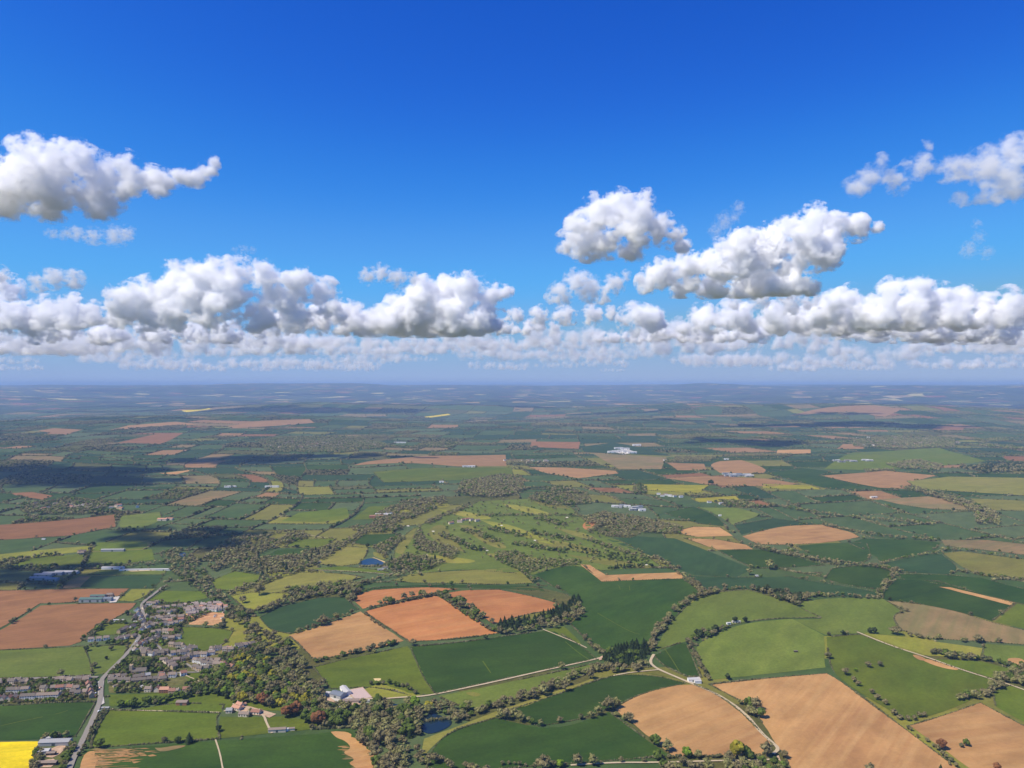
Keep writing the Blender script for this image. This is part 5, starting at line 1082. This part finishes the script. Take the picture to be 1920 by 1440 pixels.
# hedges, hedgerow trees and woods of the procedural farmland
fp = []; tre = []
for (u0, v0, u1, v1), k in zip(CELLS, CELLKIND):
    d = (v0+v1)/2
    step = 3.5 if d < 2000 else max(5, d*.0021)
    for (a, b) in (((u0, v0), (u1, v0)), ((u0, v0), (u0, v1))):
        L = math.dist(a, b); n = max(2, int(L/step)); t = (np.arange(n)+rb.random())/n
        X, Y = WARP(a[0]+(b[0]-a[0])*t, a[1]+(b[1]-a[1])*t)
        ok = ~in_traced(X, Y) & (np.abs(X) < .8*Y+300)
        thick = 1.6 if rb.random() < .45 else 1.
        for x, y, o_ in zip(X, Y, ok):
            if o_ and not near_hedge(x, y, 12) and not near_strip(x, y, 2): fp.append((x, y, thick*rb.uniform(1.3, 2.4)*(1+d/4600), thick*rb.uniform(1.2, 2.4)*(1+d/14000)))
            if o_ and rb.random() < (.24 if thick > 1 else .07)*step/5: tre.append((x, y, rb.uniform(3.2, 6.8)*(1+d/30000), rb.choice(('bare', 'bare', 'hedge', 'budding', 'green', 'yew'))))
    if KN[k] == 'scrub' and rb.random() < .75 and d < 12500:
        A = (u1-u0)*(v1-v0); n = int(min(420, A/(150 if d < 5000 else 260)))
        U = np.array([rb.uniform(u0, u1) for _ in range(n)]); W_ = np.array([rb.uniform(v0, v1) for _ in range(n)]); X, Y = WARP(U, W_)
        ok = ~in_traced(X, Y) & (np.abs(X) < .8*Y+300)
        kk = rb.choice((('bare', 'bare', 'budding'), ('bare', 'green', 'budding'), ('bare', 'bare', 'yew')))
        for x, y, o_ in zip(X, Y, ok):
            if o_: tre.append((x, y, rb.uniform(5.5, 8)*(1 if d < 5000 else 1.35), rb.choice(kk)))
fp = np.array(fp); fz = HT(fp[:, 0], fp[:, 1])
me = blob_mesh(np.stack([fp[:, 0], fp[:, 1], fz+fp[:, 3]*.5, fp[:, 2], fp[:, 3]], -1), 'hedgerows', [TK['hedge'], TK['bare']], mi=np.random.RandomState(3).choice(2, len(fp), p=[.74, .26]), ico=ICO0, seed=99)
add('hedgerows', me, 'stuff', label='hedgerows of the farmland stretching into the distance', cat='hedgerows')
if tre:
    ta = np.array([(t[0], t[1]) for t in tre]); km = near = None
    for t in tre: place(t[0], t[1], t[2], t[3], 'far', .4)
print('far hedge blobs', len(fp), 'trees', len(TREES))
# the 300 trees that show largest are things, the rest is woodland
order = sorted(range(len(TREES)), key=lambda i: -TREES[i][2]/math.hypot(TREES[i][0], TREES[i][1])*(100 if TREES[i][4][0] == '!' else 1))
def visible(t): 
    x, y = t[0], t[1]; return abs(x/y)*FPX < 965 and (CAM_H-10)/y*FPX < 722
vis = [i for i in order if visible(TREES[i]) and TREES[i][4] != 'far']
chosen = vis[:300]; cs_ = set(chosen)
MC = {}
def tmesh(kind, var):
    if (kind, var) not in MC:
        v, f = CT[(SHAPE[kind], 0)][var]; MC[(kind, var)] = fastmesh('crown', v, f, [TK[kind]])
    return MC[(kind, var)]
TRM = [fastmesh('trunk', *TT[0][i], [M['bark']]) for i in range(3)]
from collections import Counter
for i in chosen:
    x, y, r, k, lab = TREES[i]; single = lab[0] == '!'
    t = add('tree', None, label=lab.lstrip('!'), cat='tree', group=None if single else (lab.split(' in ')[-1] if ' in ' in lab else lab)+' trees', loc=(x, y, hz(x, y)), rz=rt.uniform(0, 6.28))
    c = add('crown', tmesh(k, rt.randrange(6)), parent=t); c.scale = (r, r, r*rt.uniform(.85, 1.15))
    q = add('trunk', TRM[rt.randrange(3)], parent=t); q.scale = (r, r, r)
rest = [TREES[i] for i in order if i not in cs_]
KL = list(TK); VV, FF, MM, off = [], [], [], 0
nr = np.random.RandomState(4)
groups = {}
for t in rest:
    d = math.hypot(t[0], t[1]); lod = 0 if d < 1700 else (1 if d < 4200 else 2)
    groups.setdefault((t[3], lod, nr.randint(6)), []).append(t)
for (k, lod, var), ts in groups.items():
    v, f = CT[(SHAPE[k], lod)][var]; a = np.array([(t[0], t[1], t[2]) for t in ts]); n = len(a); z = HT(a[:, 0], a[:, 1]); th = nr.rand(n)*2*pi
    for (vv, ff, mi) in ((v, f, KL.index(k)),)+(((TT[1][0][0], TT[1][0][1], len(KL)),) if lod < 2 else ()):
        R = np.stack([np.cos(th), -np.sin(th), np.sin(th), np.cos(th)], -1).reshape(n, 2, 2); s = a[:, 2][:, None, None]
        xy = np.einsum('nij,kj->nki', R, vv[:, :2])*s; zz = vv[None, :, 2:3]*s*nr.uniform(.85, 1.15, (n, 1, 1))
        V = np.concatenate([xy+a[:, None, :2], zz+z[:, None, None]], -1).reshape(-1, 3)
        F = (ff[None]+(np.arange(n)*len(vv))[:, None, None]).reshape(-1, 3)
        VV.append(V); FF.append(F+off); off += len(V); MM.append(np.full(len(F), mi))
V = np.concatenate(VV); F = np.concatenate(FF)
print('woodland tris', len(F))
add('woodland', fastmesh('woodland', V, F, [TK[k] for k in KL]+[M['bark']], np.concatenate(MM)), 'stuff', label='woods and hedgerow trees of the farmland', cat='woodland')
# ---------------------------------------------------------------- clouds: real cumulus masses, base about 900 m above the camera
# vapour kinds: peak density per metre, soft edge width, edge raggedness
CK = {'thick': (.046, .46, 1.75), 'soft': (.020, .60, 2.0), 'wisp': (.009, .7, 2.0), 'far': (.021, .40, 1.7), 'mid': (.0062, .45, 1.5), 'haze': (.0034, .50, 1.4)}
def cloud_mat(mk, S, step):
    """vapour density: union of soft billows S (x, y, z, r in object space) roughened by turbulence"""
    dens, soft, amp = CK[mk]
    m = bpy.data.materials.new('cloud vapour '+mk); m.use_nodes = True; n = m.node_tree; n.nodes.clear(); lk = n.links.new
    out = n.nodes.new('ShaderNodeOutputMaterial'); pv = n.nodes.new('ShaderNodeVolumePrincipled'); lk(pv.outputs[0], out.inputs[1])
    pv.inputs['Color'].default_value = (1, 1, 1, 1); pv.inputs['Anisotropy'].default_value = 0.0
    g = N(n, 'ShaderNodeTexCoord').outputs['Object']; cur = None
    for x, y, z, r in S:
        d = N(n, 'ShaderNodeVectorMath', operation='DISTANCE'); lk(g, d.inputs[0]); d.inputs[1].default_value = (x, y, z)
        q = N(n, 'ShaderNodeMath', operation='MULTIPLY_ADD'); lk(d.outputs['Value'], q.inputs[0]); q.inputs[1].default_value = -1/r; q.inputs[2].default_value = 1
        if cur is None: cur = q.outputs[0]
        else:
            s = N(n, 'ShaderNodeMath', operation='SMOOTH_MAX'); lk(cur, s.inputs[0]); lk(q.outputs[0], s.inputs[1]); s.inputs[2].default_value = .22; cur = s.outputs[0]
    L = sorted(s[3] for s in S)[len(S)//2]*.85
    no = noise(n, mapping(n, g, (1/L, 1/L, 1.25/L)), 1.0, 7, .67)
    a_ = N(n, 'ShaderNodeMath', operation='MULTIPLY_ADD'); lk(no, a_.inputs[0]); a_.inputs[1].default_value = amp*2; a_.inputs[2].default_value = -amp
    b_ = N(n, 'ShaderNodeMath', operation='ADD'); lk(a_.outputs[0], b_.inputs[0]); lk(cur, b_.inputs[1])
    d = ramp(n, b_.outputs[0], .34, .34+soft, 0, dens)
    lk(d, pv.inputs['Density']); m.cycles.volume_step_rate = step
    return m
CBASE = 900.0
def cloud(blobs, base, mk, seed, label, group=None, D=None, res=60, depth=.7, step=.25, extra=None):
    rnd = random.Random(seed); D = D or CBASE*FPX/(720-base); S = []
    if extra is None: extra = max(0, 20-len(blobs))//2
    B = CAM_H+(720-base)/FPX*D
    for (x, y, r) in blobs:
        r_ = r/FPX*D; z = CAM_H+(720-y)/FPX*D
        S.append(((x-960)/FPX*D, rnd.uniform(-depth, depth)*r_, z, r_*1.38))
    for i in range(extra):
        x, y, z, r = rnd.choice(S); t = rnd.uniform(0, 6.28); S.append((x+cos(t)*r*.6, y+rnd.uniform(-.7, .7)*r, z+sin(t)*r*.35, r*rnd.uniform(.5, .75)))
    S = np.array(S); cx = (S[:, 0].max()+S[:, 0].min())/2; S[:, 0] -= cx; S[:, 2] -= B
    R = S[:, 3]*.94
    V = (ICO1[0][None]*R[:, None, None]*1.04+S[:, None, :3]).reshape(-1, 3); F = (ICO1[1][None]+(np.arange(len(S))*len(ICO1[0]))[:, None, None]).reshape(-1, 3)
    me = fastmesh('c', V, F, []); o = bpy.data.objects.new('c', me); COL.objects.link(o)
    w_ = V[:, 0].max()-V[:, 0].min(); rm = o.modifiers.new('r', 'REMESH'); rm.mode = 'VOXEL'; rm.voxel_size = max(w_/res, 4)
    dg = bpy.context.evaluated_depsgraph_get(); m2 = bpy.data.meshes.new_from_object(o.evaluated_get(dg)); bpy.data.objects.remove(o)
    c = np.empty(len(m2.vertices)*3); m2.vertices.foreach_get('co', c); c = c.reshape(-1, 3); k = c[:, 2] < 0; c[k, 2] *= .12
    m2.vertices.foreach_set('co', c.ravel()); m2.materials.clear(); m2.materials.append(cloud_mat(mk, S.tolist(), step)); m2.name = 'cloud'
    return add('cloud', m2, label=label, cat='cloud', group=group, loc=(cx, D, B))
cloud([(-30,360,48),(10,345,42),(40,315,44),(75,306,42),(110,300,36),(150,304,36),(185,318,32),(212,332,26),(60,360,50),(120,350,52),(170,358,42),(10,388,32),(80,386,30),(130,384,30),(180,380,30),(225,358,25),(245,312,24),(275,328,24),(300,336,24),(265,350,24),(305,360,18),(340,332,19),(366,328,18),(386,320,17),(402,308,14),(352,340,16)], 412, 'thick', 1, 'largest white cloud at the upper left', depth=1.2, extra=12)
cloud([(95,436,10),(120,438,12),(150,440,14),(180,445,17),(212,442,20),(236,436,15)], 462, 'soft', 2, 'small ragged cloud hanging below the upper left cloud', D=3950)
cloud([(1062,458,22),(1090,422,28),(1120,400,32),(1160,390,34),(1202,388,30),(1212,370,13),(1180,430,42),(1112,448,38),(1230,432,30),(1258,445,24),(1285,456,16),(1140,462,26),(1190,462,26)], 486, 'thick', 3, 'single rounded cloud right of centre', depth=1.4)
cloud([(1212,532,22),(1240,515,28),(1290,512,34),(1340,498,38),(1380,480,38),(1385,446,20),(1430,468,45),(1470,448,40),(1492,416,22),(1520,415,28),(1560,430,32),(1600,430,24),(1636,432,15),(1510,470,45),(1540,482,28),(1480,512,38),(1420,525,36),(1340,538,28),(1280,542,22),(1450,540,28),(1500,535,28),(1390,545,24)], 556, 'thick', 4, 'long slanting cloud rising to the right of centre', depth=1.4, extra=12)
cloud([(1600,352,20),(1635,332,24),(1658,302,17),(1690,338,24),(1726,312,26),(1742,268,13),(1780,322,28),(1830,312,30),(1870,302,34),(1910,285,36),(1900,330,38),(1955,300,50),(1800,372,18),(1850,362,25),(1900,358,25)], 392, 'soft', 5, 'soft ragged cloud at the upper right edge')
cloud([(1345,432,15),(1362,412,18),(1384,392,13)], 452, 'wisp', 6, 'faint grey wisp above the slanting cloud', D=4700)
cloud([(1830,420,9),(1832,445,12),(1818,468,16),(1845,474,13)], 490, 'wisp', 7, 'faint upright wisp near the right edge', D=5000)
cloud([(442,468,6),(458,466,8),(474,470,7)], 478, 'wisp', 8, 'tiny faint wisp in the blue left of centre', D=5400)
cloud([(735,600,30),(760,578,34),(800,560,35),(840,546,36),(880,546,34),(920,552,24),(948,548,14),(860,592,42),(910,592,34),(790,602,34),(850,615,22)], 632, 'far', 9, 'bright white heaped cloud in the centre of the bank', D=13500)
cloud([(690,517,16),(715,512,17),(745,521,18),(775,525,13)], 545, 'soft', 10, 'small grey cloud above the left end of the central heap', D=7400)
cloud([(1050,552,22),(1080,526,22),(1108,540,24),(1150,532,20),(1174,516,10),(1130,555,18)], 572, 'soft', 11, 'peaked cloud between the central heap and slanting cloud')
cloud([(965,592,16),(1010,592,19),(1060,592,20),(1110,592,19),(1142,590,14)], 612, 'far', 12, 'flat long cloud under the peaked cloud', D=11500)
cloud([(230,562,28),(270,552,33),(330,532,40),(360,502,19),(400,522,34),(450,512,30),(500,522,32),(560,532,30),(608,546,26),(430,560,44),(530,568,38),(330,582,36),(620,583,28),(380,560,40),(480,590,36),(270,590,30),(400,600,30),(560,598,26)], 625, 'far', 13, 'large grey and white cloud in the left bank', D=12000)
cloud([(560,600,28),(600,592,30),(645,590,26),(665,598,18),(520,605,25)], 636, 'far', 14, 'low grey cloud at the right end of the left bank', D=14500)
cloud([(5,540,26),(15,590,36),(60,602,32),(105,592,34),(130,566,18),(160,592,22),(60,625,20)], 646, 'far', 15, 'white cloud in the bank at the left edge', D=15000)
cloud([(70,530,17),(100,521,20),(140,526,19),(-5,520,22),(-30,540,25)], 552, 'soft', 16, 'grey soft cloud above the bank at the left edge', D=7700)
cloud([(1560,572,28),(1600,562,28),(1680,546,28),(1720,546,30),(1760,562,34),(1810,562,26),(1852,572,22),(1700,590,36),(1780,592,32),(1620,590,32),(1540,590,24)], 622, 'far', 17, 'white topped cloud in the right bank', D=12800)
cloud([(1860,600,28),(1900,600,20),(1820,612,24),(1740,615,22),(1660,612,20)], 640, 'far', 18, 'low cloud at the right end of the right bank', D=16500)
cloud([(1380,570,14),(1430,560,20),(1480,566,22),(1520,570,16)], 590, 'soft', 19, 'grey flat cloud tucked under the slanting cloud', D=9800)
cloud([(1380,600,22),(1360,605,16)], 620, 'far', 20, 'small round white cloud below the slanting cloud', D=13200)
# the distant bank
rc = random.Random(12)
LB = 'small distant cloud in the hazy bank along the horizon'
for i in range(130):
    base = 614+84*rc.random()**.62; n = rc.randint(3, 13); hh = (720-base)*rc.uniform(.13, .40)**1.0*(1 if base < 660 else 1.25)
    mk = 'far' if base < 646 else ('mid' if base < 672 else 'haze'); D = CBASE*FPX/(720-base)
    x = (i*0.381966 % 1)*2100-90+rc.uniform(-30, 30); bl = []
    for k in range(n):
        q = rc.uniform(.55, 1); bl.append((x, base-hh*q*.8-rc.uniform(0, hh*.35), hh*q)); x += hh*rc.uniform(.7, 1.6)
    cloud(bl, base, mk, 100+i, LB, 'small clouds of the horizon bank', D=D, depth=1.2, step=.4, extra=0)
# clouds outside the frame on the left, whose shade falls across the left fields
def xcloud(sx, sy, w, seed, lab, tall=.28):
    """cloud whose shade is centred on photo point sx, sy"""
    gx, gy = P(sx, sy); Hc = CAM_H+CBASE; q = Hc/math.tan(_e); X = gx+sin(_a)*q; Y = gy+cos(_a)*q; D = Y
    fx = lambda X_: X_/D*FPX+960; base = 720-CBASE/D*FPX; r = w*.17*FPX/D; rr = random.Random(seed)
    bl = [(fx(X+w*(t-.5))+0, base-r*.8-rr.uniform(0, r*.7), r*rr.uniform(.7, 1.2)) for t in np.linspace(.05, .95, 14)]
    cloud(bl, base, 'thick', seed, lab, D=D, depth=1.6, step=.4)
xcloud(50, 1082, 300, 301, 'cloud outside the left edge over the grey sheds')
xcloud(300, 1012, 400, 302, 'cloud outside the left edge over the grey woods')
xcloud(40, 890, 1050, 304, 'cloud outside the left edge next to the largest white cloud')
# ---------------------------------------------------------------- air
def haze():
    hm = bpy.data.materials.new('haze'); hm.use_nodes = True; nt = hm.node_tree; nt.nodes.clear()
    out = nt.nodes.new('ShaderNodeOutputMaterial'); pv = nt.nodes.new('ShaderNodeVolumePrincipled'); nt.links.new(pv.outputs[0], out.inputs[1])
    pv.inputs['Color'].default_value = (.44, .63, .95, 1); pv.inputs['Density'].default_value = 3.9e-5; pv.inputs['Anisotropy'].default_value = 0
    R = 132000; z0, z1 = -160, 560
    v = [(x, y, z) for x in (-R, R) for y in (-R, R) for z in (z0, z1)]
    me = bpy.data.meshes.new('haze'); me.from_pydata(v, [], [(0,1,3,2),(4,6,7,5),(0,4,5,1),(2,3,7,6),(0,2,6,4),(1,5,7,3)])
    me.materials.append(hm); add('haze', me, 'stuff')
haze()
